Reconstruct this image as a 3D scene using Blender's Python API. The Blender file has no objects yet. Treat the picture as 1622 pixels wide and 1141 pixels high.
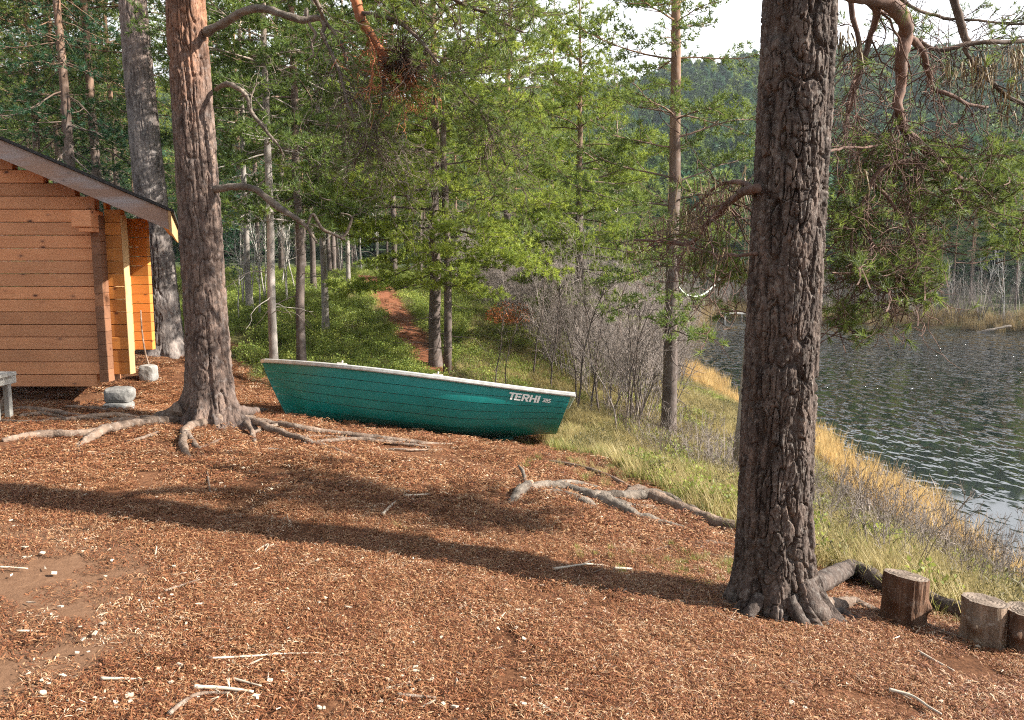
import bpy, math, random
import numpy as np
from mathutils import Vector, Matrix, Euler
R = math.radians
sc = bpy.context.scene

# ------------------------------------------------------------------ camera, world, sun, exposure
F, CX, CY, PITCH, EYE = 1225.0, 811.0, 570.5, R(7.0), 1.6
cd = bpy.data.cameras.new('camera'); cam = bpy.data.objects.new('camera', cd); sc.collection.objects.link(cam)
cd.sensor_width = 36; cd.lens = 36 * F / 1622.0; cd.clip_start = .05; cd.clip_end = 4000
cam.location = (0, 0, EYE); cam.rotation_euler = (R(90) - PITCH, 0, 0); sc.camera = cam
SUN_AZ, SUN_EL = 96.0, 33.0
w = bpy.data.worlds.new('World'); sc.world = w; w.use_nodes = True
nt = w.node_tree; nt.nodes.clear()
def N(nt, typ, **k):
    n = nt.nodes.new(typ)
    for a, b in k.items():
        if a in n.inputs.keys(): n.inputs[a].default_value = b
        else: setattr(n, a, b)
    return n
wo = N(nt, 'ShaderNodeOutputWorld'); bg = N(nt, 'ShaderNodeBackground')
sky = N(nt, 'ShaderNodeTexSky'); sky.sky_type = 'NISHITA'; sky.sun_disc = False
sky.sun_elevation = R(SUN_EL); sky.sun_rotation = R(SUN_AZ); sky.dust_density = 1.5; sky.altitude = 300
bg.inputs['Strength'].default_value = .05
tcw = N(nt, 'ShaderNodeTexCoord'); mpw = N(nt, 'ShaderNodeMapping'); mpw.inputs['Scale'].default_value = (1, 1, 3.2)
nzw = N(nt, 'ShaderNodeTexNoise', Scale=1.6, Detail=7.0, Roughness=.6)
crw = N(nt, 'ShaderNodeValToRGB'); crw.color_ramp.elements[0].position = .27; crw.color_ramp.elements[1].position = .50
mxw = N(nt, 'ShaderNodeMix', data_type='RGBA')
L = nt.links
L.new(tcw.outputs['Generated'], mpw.inputs[0]); L.new(mpw.outputs[0], nzw.inputs['Vector'])
sxw = N(nt, 'ShaderNodeSeparateXYZ'); L.new(tcw.outputs['Generated'], sxw.inputs[0])
mrw = N(nt, 'ShaderNodeMapRange'); mrw.interpolation_type = 'SMOOTHSTEP'; mrw.inputs[1].default_value = .55; mrw.inputs[2].default_value = .80; mrw.inputs[3].default_value = 1; mrw.inputs[4].default_value = .12; L.new(sxw.outputs[2], mrw.inputs[0])
mmw = N(nt, 'ShaderNodeMath'); mmw.operation = 'MULTIPLY'; L.new(crw.outputs[0], mmw.inputs[0]); L.new(mrw.outputs[0], mmw.inputs[1])
L.new(nzw.outputs[0], crw.inputs[0]); L.new(mmw.outputs[0], mxw.inputs[0]); L.new(sky.outputs[0], mxw.inputs[6])
mxw.inputs[7].default_value = (12, 12.3, 12.9, 1)
L.new(mxw.outputs[2], bg.inputs[0]); L.new(bg.outputs[0], wo.inputs[0])
sd = bpy.data.lights.new('sun', 'SUN'); so = bpy.data.objects.new('sun', sd); sc.collection.objects.link(so)
sd.energy = 5.0; sd.angle = R(.8); sd.color = (1, .93, .82)
sdir = Vector((math.sin(R(SUN_AZ)) * math.cos(R(SUN_EL)), math.cos(R(SUN_AZ)) * math.cos(R(SUN_EL)), math.sin(R(SUN_EL))))
so.rotation_euler = sdir.to_track_quat('Z', 'Y').to_euler()
sc.view_settings.view_transform = 'Standard'; sc.view_settings.look = 'None'
sc.view_settings.exposure = 1.60; sc.view_settings.gamma = 1; sc.view_settings.use_curve_mapping = False
sc.render.engine = 'CYCLES'
sc.cycles.max_bounces = 6; sc.cycles.diffuse_bounces = 3; sc.cycles.glossy_bounces = 2; sc.cycles.transmission_bounces = 3
sc.cycles.volume_bounces = 0; sc.cycles.pixel_filter_type = 'BLACKMAN_HARRIS'; sc.cycles.filter_width = 1.1; sc.cycles.use_denoising = False
try: sc.cycles.denoiser = 'OPENIMAGEDENOISE'
except Exception: pass

# ------------------------------------------------------------------ helpers
def tag(o, label=None, cat=None, group=None, kind=None):
    if label: o['label'] = label
    if cat: o['category'] = cat
    if group: o['group'] = group
    if kind: o['kind'] = kind
    return o
def link(o, parent=None):
    sc.collection.objects.link(o)
    if parent is not None: o.parent = parent
    return o
def empty(name, loc=(0, 0, 0), rz=0):
    o = bpy.data.objects.new(name, None); link(o); o.location = loc; o.rotation_euler.z = rz; o.empty_display_size = .1
    return o
class MB:
    def __init__(s): s.v = []; s.f = []; s.n = 0; s.a = {}
    def add(s, co_, f, **attr):
        v = np.asarray(co_, dtype=np.float64).reshape(-1, 3); f = np.asarray(f)
        for k, x in attr.items():
            s.a.setdefault(k, []).append((s.n, np.broadcast_to(np.asarray(x, dtype=np.float32), (len(v),))))
        s.v.append(v); s.f.append(f + s.n); s.n += len(v)
    def mesh(s, name, mat, smooth=False):
        me = bpy.data.meshes.new(name); V = np.concatenate(s.v)
        me.vertices.add(len(V)); me.vertices.foreach_set('co', V.astype(np.float32).ravel())
        loops = np.concatenate([f.ravel() for f in s.f]); tot = np.concatenate([np.full(len(f), f.shape[1]) for f in s.f])
        me.loops.add(len(loops)); me.loops.foreach_set('vertex_index', loops.astype(np.int32))
        me.polygons.add(len(tot)); st = np.concatenate([[0], np.cumsum(tot)[:-1]])
        me.polygons.foreach_set('loop_start', st.astype(np.int32)); me.polygons.foreach_set('loop_total', tot.astype(np.int32))
        me.update(calc_edges=True)
        if smooth: me.shade_smooth()
        else: me.shade_flat()
        for k, lst in s.a.items():
            arr = np.zeros(len(V), dtype=np.float32)
            for n0, x in lst: arr[n0:n0 + len(x)] = x
            at = me.attributes.new(k, 'FLOAT', 'POINT'); at.data.foreach_set('value', arr)
        if mat: me.materials.append(mat)
        return me
    def build(s, name, mat, parent=None, smooth=False):
        return link(bpy.data.objects.new(name, s.mesh(name, mat, smooth)), parent)
def nrm(a): return a / np.maximum(np.linalg.norm(a, axis=-1, keepdims=True), 1e-9)
def tubes(mb, P, Rr, sides=5, cap=True, **attr):
    """P (M,K,3), Rr (M,K)"""
    P = np.asarray(P, float); Rr = np.asarray(Rr, float)
    if P.ndim == 2: P = P[None]; Rr = Rr[None]
    M, K, _ = P.shape; Rr = Rr.reshape(M, K)
    T = np.empty_like(P); T[:, 1:-1] = P[:, 2:] - P[:, :-2]; T[:, 0] = P[:, 1] - P[:, 0]; T[:, -1] = P[:, -1] - P[:, -2]; T = nrm(T)
    mean = nrm(P[:, -1] - P[:, 0]); ax = np.eye(3)[np.argmin(np.abs(mean), axis=1)]
    ref = nrm(np.cross(mean, ax)); A = ref[:, None] - (ref[:, None] * T).sum(-1, keepdims=True) * T; A = nrm(A); B = np.cross(T, A)
    th = np.arange(sides) * 2 * math.pi / sides
    V = P[:, :, None] + Rr[:, :, None, None] * (A[:, :, None] * np.cos(th)[None, None, :, None] + B[:, :, None] * np.sin(th)[None, None, :, None])
    i = np.arange(K - 1)[:, None] * sides; j = np.arange(sides)[None]; j2 = (j + 1) % sides
    q = np.stack([i + j, i + j2, i + sides + j2, i + sides + j], -1).reshape(-1, 4)
    Q = (np.arange(M)[:, None, None] * K * sides + q[None]).reshape(-1, 4)
    at = {}
    for k, x in attr.items():
        x = np.asarray(x, float); at[k] = np.repeat(x, K * sides) if x.ndim == 1 and len(x) == M else x
    n0 = mb.n; mb.add(V.reshape(-1, 3), Q, **at)
    if cap and sides > 3:
        for m in range(M) if M < 60 else []:
            b = n0 + m * K * sides
            mb.f.append(np.array([[b + sides - 1 - k for k in range(sides)]])); mb.f.append(np.array([[b + (K - 1) * sides + k for k in range(sides)]]))
def box(mb, x0, x1, y0, y1, z0, z1, bev=0.0, **attr):
    if bev <= 0:
        v = [(x, y, z) for z in (z0, z1) for y in (y0, y1) for x in (x0, x1)]
        mb.add(v, [[0, 2, 3, 1], [4, 5, 7, 6], [0, 1, 5, 4], [2, 6, 7, 3], [0, 4, 6, 2], [1, 3, 7, 5]], **attr); return
    b = bev; v = []; idx = {}
    for sx in (0, 1):
        for sy in (0, 1):
            for sz in (0, 1):
                X, Y, Z = (x0, x1)[sx], (y0, y1)[sy], (z0, z1)[sz]; dx, dy, dz = (b, -b)[sx], (b, -b)[sy], (b, -b)[sz]
                for a, p in enumerate([(X, Y + dy, Z + dz), (X + dx, Y, Z + dz), (X + dx, Y + dy, Z)]):
                    idx[sx, sy, sz, a] = len(v); v.append(p)
    q = []; t = []
    for s in (0, 1):
        o = [(0, 0), (1, 0), (1, 1), (0, 1)]
        if s == 0: o = o[::-1]
        q.append([idx[s, a, c, 0] for a, c in o]); q.append([idx[a, s, c, 1] for a, c in o[::-1]]); q.append([idx[a, c, s, 2] for a, c in o])
    for a in (0, 1):
        for c in (0, 1):
            e = [idx[a, c, 0, 0], idx[a, c, 1, 0], idx[a, c, 1, 1], idx[a, c, 0, 1]]; q.append(e if (a ^ c) else e[::-1])
            e = [idx[a, 0, c, 0], idx[a, 1, c, 0], idx[a, 1, c, 2], idx[a, 0, c, 2]]; q.append(e[::-1] if (a ^ c) else e)
            e = [idx[0, a, c, 1], idx[1, a, c, 1], idx[1, a, c, 2], idx[0, a, c, 2]]; q.append(e if (a ^ c) else e[::-1])
            for d in (0, 1):
                e = [idx[a, c, d, 0], idx[a, c, d, 1], idx[a, c, d, 2]]; t.append(e if (a + c + d) % 2 else e[::-1])
    n0 = mb.n; mb.add(v, q, **attr); mb.f.append(np.array(t) + n0)
# --- value noise
def _h(i, j, k, s):
    n = (i * 374761393 + j * 668265263 + k * 2147483647 + s * 1274126177) & 0xffffffff
    n = ((n ^ (n >> 13)) * 1274126177) & 0xffffffff; n = (n ^ (n >> 16)) & 0xffffffff
    n = (n * 1103515245) & 0xffffffff
    return ((n ^ (n >> 15)) & 0xffffff) / float(0xffffff)
def vnoise(x, y, z=0., s=0):
    x, y, z = np.broadcast_arrays(np.asarray(x, float), y, z)
    xi, yi, zi = (np.floor(a).astype(np.int64) for a in (x, y, z)); fx, fy, fz = x - xi, y - yi, z - zi
    fx, fy, fz = (a * a * (3 - 2 * a) for a in (fx, fy, fz)); r = 0
    for a in (0, 1):
        for b in (0, 1):
            for c in (0, 1):
                r = r + _h(xi + a, yi + b, zi + c, s) * (fx if a else 1 - fx) * (fy if b else 1 - fy) * (fz if c else 1 - fz)
    return r * 2 - 1
def fbm(x, y, z=0., o=4, s=0):
    r = 0; a = .5; f = 1
    for k in range(o): r = r + a * vnoise(x * f, y * f, np.asarray(z) * f, s + k); a *= .5; f *= 2.1
    return r
def sst(a, b, x):
    t = np.clip((np.asarray(x, float) - a) / (b - a), 0, 1); return t * t * (3 - 2 * t)

# ------------------------------------------------------------------ terrain function
ZW = -2.62
LAKE = np.array([(7.2, -60), (7.0, 3), (6.7, 8), (6.6, 12), (7.2, 18), (6.6, 24), (7.4, 34), (11.5, 48), (15, 60), (19, 63), (24, 55), (33, 48.5), (60, 41), (110, 34), (160, 10), (160, -60)], float)
def lake_sd(x, y):
    x = np.asarray(x, float); y = np.asarray(y, float); d = np.full(x.shape, 1e9); ins = np.zeros(x.shape, bool)
    for i in range(len(LAKE)):
        a, b = LAKE[i], LAKE[(i + 1) % len(LAKE)]; e = b - a
        t = np.clip(((x - a[0]) * e[0] + (y - a[1]) * e[1]) / (e @ e), 0, 1)
        d = np.minimum(d, np.hypot(x - a[0] - t * e[0], y - a[1] - t * e[1]))
        c = ((a[1] > y) != (b[1] > y)); xx = a[0] + (y - a[1]) / (b[1] - a[1] + 1e-12) * (b[0] - a[0]); ins ^= c & (x < xx)
    return np.where(ins, -d, d)
def H(x, y, fine=True):
    x, y = np.broadcast_arrays(np.asarray(x, float), np.asarray(y, float))
    d = lake_sd(x, y) + .35 * fbm(x * .35, y * .35, 0, 3, 5)
    zu = .60 * np.tanh(-x / 4.2) * sst(-2, 6, y) - .050 * np.clip(y, 0, 8) - .19 * np.clip(y - 8, 0, 1.5)
    zu = zu + 1.38 * sst(12.5, 28, y + .15 * np.clip(x, -8, 4)) * (1 - .5 * sst(30, 45, y))
    zu = zu + .55 * np.exp(-((x + 4.9) / 2.1) ** 2 - ((y - 20.5) / 4.5) ** 2)
    zu = zu + .30 * sst(9, 12.5, y) * sst(-3.4, -5.6, x) * (1 - sst(14, 20, y))
    edge = np.interp(y, [-30, 0, 3.6, 5.4, 6.4, 9, 14, 29, 50, 90], [4.6, 4.0, 3.0, 2.0, 1.65, 1.05, .1, -3.9, -3, -3])
    xs = np.interp(y, [3, 8, 12, 18, 24, 34, 48, 60, 80], [7, 6.7, 6.6, 7.2, 6.6, 7.4, 11.5, 15, 18])
    t = np.clip(d / np.maximum(xs - edge, 1.5), 0, 1.0)
    g = np.sin(t * math.pi / 2) ** 1.05
    near = ZW + .03 + (zu - ZW) * g
    far = ZW + .03 + .5 * sst(0, 2.5, d) + .025 * np.clip(d - 2, 0, 400)
    side = sst(8, 14, x - .22 * np.clip(y - 45, 0, 200)) * sst(35, 48, y)
    z = near * (1 - side) + far * side
    rr = np.hypot(x, y); az = np.degrees(np.arctan2(x, y))
    hill = (52 + 26 * fbm(x * .004 + 3, y * .004, 0, 3, 9)) * sst(110, 360, rr) * (1 - sst(38, 66, az)) * sst(-100, -60, az)
    z = z + hill + 10 * sst(60, 150, rr) * (1 - sst(38, 66, az)) * sst(-100, -60, az)
    z = np.where(d < 0, ZW + np.maximum(-.22 * (-d), -2.5), z)
    if fine:
        nf = sst(60, 25, rr) * sst(0, .6, d)
        z = z + nf * (.035 * fbm(x * .9, y * .9, 0, 3, 1) + .012 * fbm(x * 5, y * 5, 0, 3, 2)) + nf * sst(10, 16, y) * .12 * fbm(x * .6, y * .6, 0, 2, 3)
    return z
def h1(x, y): return float(H(x, y))
cp, sp = math.cos(PITCH), math.sin(PITCH)
def ray(px, py):
    a = (px - CX) / F; b = (CY - py) / F
    return np.array([a, cp + b * sp, -sp + b * cp])
def at(px, py, Y):
    d = ray(px, py); k = Y / d[1]; return np.array([d[0] * k, Y, EYE + d[2] * k])
def G(px, py):
    d = ray(px, py); k = np.concatenate([np.arange(1, 20, .01), np.arange(20, 120, .1)]); z = EYE + d[2] * k - H(d[0] * k, d[1] * k)
    i = np.argmax(z < 0) if (z < 0).any() else len(k) - 1
    kk = k[i]; return np.array([d[0] * kk, d[1] * kk, h1(d[0] * kk, d[1] * kk)])
def gx(px, Y):
    """ground point at distance Y seen in picture column px"""
    z = 0.
    for _ in range(6):
        dep = Y * cp - (z - EYE) * sp; x = (px - CX) / F * dep; z = h1(x, Y)
    return np.array([x, Y, z])

# ------------------------------------------------------------------ materials
def mat(name):
    m = bpy.data.materials.new(name); m.use_nodes = True; nt = m.node_tree; b = nt.nodes['Principled BSDF']
    return m, nt, b, nt.links.new
def ramp(nt, stops, src, Lk):
    r = nt.nodes.new('ShaderNodeValToRGB'); e = r.color_ramp.elements
    while len(e) < len(stops): e.new(.5)
    for i, (p, c) in enumerate(stops): e[i].position = p; e[i].color = (*c, 1)
    Lk(src, r.inputs[0]); return r.outputs[0]
def noise(nt, Lk, scale, detail=4, rough=.55, coord='Object', mapping=None, vec=None):
    tc = nt.nodes.new('ShaderNodeTexCoord'); v = vec or tc.outputs[coord]
    if mapping: mp = nt.nodes.new('ShaderNodeMapping'); mp.inputs['Scale'].default_value = mapping; Lk(v, mp.inputs[0]); v = mp.outputs[0]
    n = nt.nodes.new('ShaderNodeTexNoise'); n.inputs['Scale'].default_value = scale; n.inputs['Detail'].default_value = detail; n.inputs['Roughness'].default_value = rough
    Lk(v, n.inputs['Vector']); return n.outputs[0]
def mixc(nt, Lk, f, a, b, mode='MIX'):
    m = nt.nodes.new('ShaderNodeMix'); m.data_type = 'RGBA'; m.blend_type = mode
    for s, x in ((m.inputs[0], f), (m.inputs[6], a), (m.inputs[7], b)):
        if isinstance(x, (int, float)): s.default_value = x
        elif isinstance(x, tuple): s.default_value = (*x, 1)
        else: Lk(x, s)
    return m.outputs[2]
def bump(nt, Lk, b, h, strength, dist):
    n = nt.nodes.new('ShaderNodeBump'); n.inputs['Strength'].default_value = strength; n.inputs['Distance'].default_value = dist
    Lk(h, n.inputs['Height']); Lk(n.outputs[0], b.inputs['Normal'])
def attr(nt, name): n = nt.nodes.new('ShaderNodeAttribute'); n.attribute_name = name; return n.outputs['Fac']
def objrand(nt): return nt.nodes.new('ShaderNodeObjectInfo').outputs['Random']
def mth(nt, Lk, op, a, b=0., c=None):
    m = nt.nodes.new('ShaderNodeMath'); m.operation = op
    for i, x in enumerate((a, b) if c is None else (a, b, c)):
        if isinstance(x, (int, float)): m.inputs[i].default_value = x
        else: Lk(x, m.inputs[i])
    return m.outputs[0]

def foliage_mat(name, c0, c1, c2, trans=.35, rnd=.35):
    m, nt, b, Lk = mat(name); v = attr(nt, 'v'); r = objrand(nt)
    f = mth(nt, Lk, 'MULTIPLY_ADD', r, rnd, mth(nt, Lk, 'MULTIPLY', v, 1 - rnd))
    c = ramp(nt, [(0, c0), (.5, c1), (1, c2)], f, Lk); Lk(c, b.inputs['Base Color']); b.inputs['Roughness'].default_value = .55
    b.inputs['Specular IOR Level'].default_value = .3
    t = nt.nodes.new('ShaderNodeBsdfTranslucent'); Lk(mixc(nt, Lk, .5, c, tuple(min(1, x * 1.5) for x in c2)), t.inputs[0])
    mx = nt.nodes.new('ShaderNodeMixShader'); mx.inputs[0].default_value = trans
    Lk(b.outputs[0], mx.inputs[1]); Lk(t.outputs[0], mx.inputs[2]); Lk(mx.outputs[0], nt.nodes['Material Output'].inputs[0])
    return m
M = {}
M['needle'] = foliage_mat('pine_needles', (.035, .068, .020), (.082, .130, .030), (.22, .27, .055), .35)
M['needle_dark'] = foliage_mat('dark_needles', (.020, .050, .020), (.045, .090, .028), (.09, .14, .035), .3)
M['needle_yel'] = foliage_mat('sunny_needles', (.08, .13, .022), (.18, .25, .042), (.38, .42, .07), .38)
M['needle_spruce'] = foliage_mat('spruce_needles', (.015, .050, .028), (.03, .085, .045), (.055, .12, .055), .3)
M['berry'] = foliage_mat('berry_leaves', (.07, .115, .022), (.17, .235, .045), (.38, .40, .09), .35, .5)
M['heather'] = foliage_mat('heather', (0.046, 0.053, 0.023), (0.106, 0.091, 0.042), (0.167, 0.152, 0.061), .3, .6)
M['grass_dry'] = foliage_mat('dry_grass', (.16, .14, .055), (.34, .27, .11), (.50, .42, .21), .4, .6)
M['grass_green'] = foliage_mat('green_grass', (.07, .12, .025), (.18, .22, .05), (.36, .36, .10), .35, .6)
M['reed'] = foliage_mat('orange_reeds', (.22, .14, .055), (.42, .26, .09), (.56, .42, .20), .45, .7)
M['reed_far'] = foliage_mat('brown_sedge', (.12, .08, .04), (.24, .17, .08), (.38, .29, .15), .3, .6)
M['rust_leaf'] = foliage_mat('rust_leaves', (.25, .07, .03), (.38, .12, .04), (.5, .2, .07), .3)
M['lichen'] = foliage_mat('beard_lichen', (.16, .13, .08), (.26, .20, .12), (.38, .30, .18), .4)
M['litter'] = foliage_mat('needle_litter', (.09, .04, .022), (.40, .15, .06), (.62, .38, .2), .1, .3)
cr = [n for n in M['litter'].node_tree.nodes if n.type == 'VALTORGB'][0].color_ramp
cr.elements[0].color = (.03, .018, .013, 1); cr.elements[1].position = .30; cr.elements[1].color = (.15, .052, .025, 1)
e = cr.elements.new(.58); e.color = (.26, .108, .048, 1); e = cr.elements.new(.82); e.color = (.40, .245, .13, 1); cr.elements[-1].color = (.68, .58, .45, 1)

def bark_mat(name, low, high, z0=3., z1=6., grey=(.3, .28, .27), lich=.25, fine=60, cellmix=True, bs=.5, sc_=(1, 1, .35)):
    m, nt, b, Lk = mat(name); tc = nt.nodes.new('ShaderNodeTexCoord'); sep = nt.nodes.new('ShaderNodeSeparateXYZ'); Lk(tc.outputs['Object'], sep.inputs[0])
    nb = noise(nt, Lk, 2.5, 3, mapping=(1, 1, .4)); zz = mth(nt, Lk, 'MULTIPLY_ADD', nb, 2.2, mth(nt, Lk, 'ADD', sep.outputs[2], -1.1))
    mr = nt.nodes.new('ShaderNodeMapRange'); mr.inputs[1].default_value = z0; mr.inputs[2].default_value = z1; Lk(zz, mr.inputs[0])
    base = mixc(nt, Lk, mr.outputs[0], low, high)
    n1 = noise(nt, Lk, fine * .18, 5, .65, mapping=sc_); n2 = noise(nt, Lk, fine, 4, .7, mapping=sc_)
    v = ramp(nt, [(.28, (.34, .32, .31)), (.5, (.95, .95, .95)), (.72, (1.65, 1.6, 1.55))], n1, Lk)
    c = mixc(nt, Lk, 1., base, v, 'MULTIPLY')
    if cellmix:
        a = attr(nt, 'v'); c = mixc(nt, Lk, 1., c, ramp(nt, [(0, (.55, .5, .5)), (.5, (1, .95, .95)), (.85, (1.35, 1.25, 1.2)), (1, (1.5, .95, .75))], a, Lk), 'MULTIPLY')
    g = ramp(nt, [(.52, (0, 0, 0)), (.7, (1, 1, 1))], noise(nt, Lk, fine * .4, 4, .6), Lk)
    c = mixc(nt, Lk, mth(nt, Lk, 'MULTIPLY', g, lich), c, grey)
    Lk(c, b.inputs['Base Color']); b.inputs['Roughness'].default_value = .88; b.inputs['Specular IOR Level'].default_value = .2
    bump(nt, Lk, b, n2, bs, .012 if bs <= .6 else .022); return m
M['bark_near'] = bark_mat('pine_bark_near', (.098, .080, .070), (.36, .17, .085), 5.5, 8, fine=70, grey=(.40, .37, .34), lich=.35, bs=.9)
M['bark_left'] = bark_mat('pine_bark_left', (.145, .112, .095), (.26, .14, .085), 3.0, 4.4, fine=50, lich=.35, bs=.9)
M['bark_back'] = bark_mat('pine_bark_grey', (.165, .152, .145), (.22, .16, .13), 3.5, 6.5, fine=40, lich=.5, bs=.9)
M['bark'] = bark_mat('pine_bark', (.12, .095, .085), (.25, .145, .09), 3.5, 7, fine=25, cellmix=False)
M['bark_grey'] = bark_mat('grey_bark', (.28, .25, .23), (.3, .22, .17), 3.5, 7, fine=25, cellmix=False, lich=.5)
M['twig'] = bark_mat('twig_bark', (.10, .075, .062), (.13, .09, .07), 0, 9, fine=30, cellmix=False, lich=.2)
M['limb_orange'] = bark_mat('orange_limb_bark', (.34, .13, .065), (.4, .16, .08), 0, 9, fine=30, cellmix=False, lich=.1)
M['limb_pink'] = bark_mat('pinkish_limb_bark', (.135, .085, .068), (.135, .085, .068), 0, 9, fine=30, cellmix=False, lich=.2)
M['deadwood'] = bark_mat('dead_wood', (.17, .14, .115), (.17, .14, .115), 0, 9, grey=(.36, .33, .29), lich=.5, fine=55, cellmix=False, sc_=(.5, .5, .5), bs=1.)
M['root'] = bark_mat('root_bark', (0.178, 0.128, 0.098), (0.178, 0.128, 0.098), 0, 9, grey=(0.468, 0.408, 0.357), lich=.4, fine=60, cellmix=False, sc_=(0.425, 0.425, 0.425), bs=1.)
M['thicket'] = bark_mat('bare_twigs', (0.228, 0.194, 0.175), (0.274, 0.236, 0.220), 0, 5, fine=20, cellmix=False, lich=.3, grey=(0.380, 0.350, 0.334))
M['birch'] = bark_mat('birch_bark', (0.319, 0.296, 0.274), (0.471, 0.448, 0.418), .2, 2, grey=(0.061, 0.053, 0.049), lich=.55, fine=22, cellmix=False, sc_=(.5, .5, 2))

def wood_mat(name, c_a, c_b, c_k, grain=(1, 14, 14), knots=True, wear=None):
    m, nt, b, Lk = mat(name); tc = nt.nodes.new('ShaderNodeTexCoord'); r = objrand(nt)
    off = nt.nodes.new('ShaderNodeVectorMath'); off.operation = 'ADD'; cmb = nt.nodes.new('ShaderNodeCombineXYZ')
    Lk(mth(nt, Lk, 'MULTIPLY', r, 37.), cmb.inputs[0]); Lk(mth(nt, Lk, 'MULTIPLY', r, 11.), cmb.inputs[2]); Lk(tc.outputs['Object'], off.inputs[0]); Lk(cmb.outputs[0], off.inputs[1]); V = off.outputs[0]
    n1 = noise(nt, Lk, 3.2, 6, .6, mapping=grain, vec=V); c = mixc(nt, Lk, n1, c_a, c_b)
    c = mixc(nt, Lk, 1., c, ramp(nt, [(0, (.78, .76, .74)), (.5, (1, 1, 1)), (1, (1.2, 1.15, 1.1))], r, Lk), 'MULTIPLY')
    n2 = noise(nt, Lk, 1.3, 3, .6, vec=V)
    c = mixc(nt, Lk, 1., c, ramp(nt, [(.3, (.8, .78, .78)), (.7, (1.12, 1.12, 1.12))], n2, Lk), 'MULTIPLY')
    if knots:
        vo = nt.nodes.new('ShaderNodeTexVoronoi'); vo.inputs['Scale'].default_value = 7.5; mp = nt.nodes.new('ShaderNodeMapping'); mp.inputs['Scale'].default_value = (.62, .9, 1.15); Lk(V, mp.inputs[0]); Lk(mp.outputs[0], vo.inputs['Vector'])
        k = ramp(nt, [(.07, (1, 1, 1)), (.12, (.35, .35, .35)), (.22, (0, 0, 0))], vo.outputs['Distance'], Lk)
        sel = mth(nt, Lk, 'GREATER_THAN', nt.nodes.new('ShaderNodeSeparateColor').outputs[0], .2)
        sepc = [n for n in nt.nodes if n.type == 'SEPARATE_COLOR'][0]; Lk(vo.outputs['Color'], sepc.inputs[0])
        c = mixc(nt, Lk, mth(nt, Lk, 'MULTIPLY', k, sel), c, c_k)
    if wear:
        c = mixc(nt, Lk, ramp(nt, [(.48, (0, 0, 0)), (.68, (.8, .8, .8))], noise(nt, Lk, 1.1, 5, .6, mapping=(1, 6, 6), vec=V), Lk), c, wear)
    Lk(c, b.inputs['Base Color']); b.inputs['Roughness'].default_value = .7
    bump(nt, Lk, b, n1, .25, .004); return m
M['plank'] = wood_mat('cabin_plank', (0.46, 0.170, 0.068), (0.68, 0.36, 0.19), (0.099, 0.038, 0.023))
M['plank_sun_orange'] = wood_mat('orange_plank', (0.471, 0.167, 0.034), (0.593, 0.251, 0.053), (0.167, 0.053, 0.015))  # orange copy of the gable plank, grazing sun put into the colour
M['plank_end'] = wood_mat('plank_end', (0.152, 0.065, 0.034), (0.289, 0.144, 0.076), (0.099, 0.038, 0.023))
M['plank_sun_pale'] = wood_mat('pale_sunlit_trim', (0.46, 0.265, 0.115), (0.56, 0.37, 0.18), (0.228, 0.106, 0.038), knots=False)  # pale boards for right-facing sides, full sun put into the colour
M['barge'] = wood_mat('bargeboard_wood', (0.342, 0.220, 0.167), (0.418, 0.289, 0.228), (0.114, 0.061, 0.038), wear=(0.319, 0.304, 0.319))
M['bench_wood'] = wood_mat('grey_bench_wood', (0.319, 0.312, 0.289), (0.471, 0.464, 0.433), (0.076, 0.076, 0.068), knots=False)
M['wood_chip'] = wood_mat('wood_chip', (0.395, 0.327, 0.251), (0.593, 0.532, 0.441), (0.152, 0.076, 0.038), knots=False)
def simple(name, c, rough=.7, vary=None, nscale=6, bs=0., spec=.4, bscale=None):
    m, nt, b, Lk = mat(name); b.inputs['Roughness'].default_value = rough; b.inputs['Specular IOR Level'].default_value = spec
    if vary: Lk(mixc(nt, Lk, ramp(nt, [(.35, (0, 0, 0)), (.65, (1, 1, 1))], noise(nt, Lk, nscale, 6, .65), Lk), c, vary), b.inputs['Base Color'])
    else: b.inputs['Base Color'].default_value = (*c, 1)
    if bs: bump(nt, Lk, b, noise(nt, Lk, bscale or nscale * 3, 6, .65), bs, .01)
    return m
M['felt'] = simple('roofing_felt', (.02, .02, .022), .9, (.045, .045, .045), 40, .5)
M['stone'] = simple('foundation_stone', (0.122, 0.118, 0.114), .85, (0.274, 0.266, 0.251), 9, .8)
M['white_stone'] = simple('white_stone', (0.319, 0.312, 0.304), .8, (0.152, 0.148, 0.137), 8, .8)
M['stump_bark'] = bark_mat('stump_side', (.125, .07, .045), (.125, .07, .045), 0, 9, grey=(.30, .25, .21), lich=.35, fine=60, cellmix=False, sc_=(1, 1, .2), bs=1.)
M['stump_pale'] = bark_mat('stump_side_pale', (.26, .19, .14), (.26, .19, .14), 0, 9, grey=(.45, .42, .38), lich=.5, fine=60, cellmix=False, sc_=(1, 1, .2), bs=1.)
M['boat_rim'] = simple('grey_gunwale', (.58, .58, .57), .5, (.40, .40, .38), 14, .1)
M['boat_in'] = simple('boat_inside', (.5, .51, .5), .6, (.4, .4, .38), 5)
M['white'] = simple('white_lettering', (.85, .87, .85), .4)
M['rope'] = simple('pale_rope', (.62, .68, .62), .8)
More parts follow.
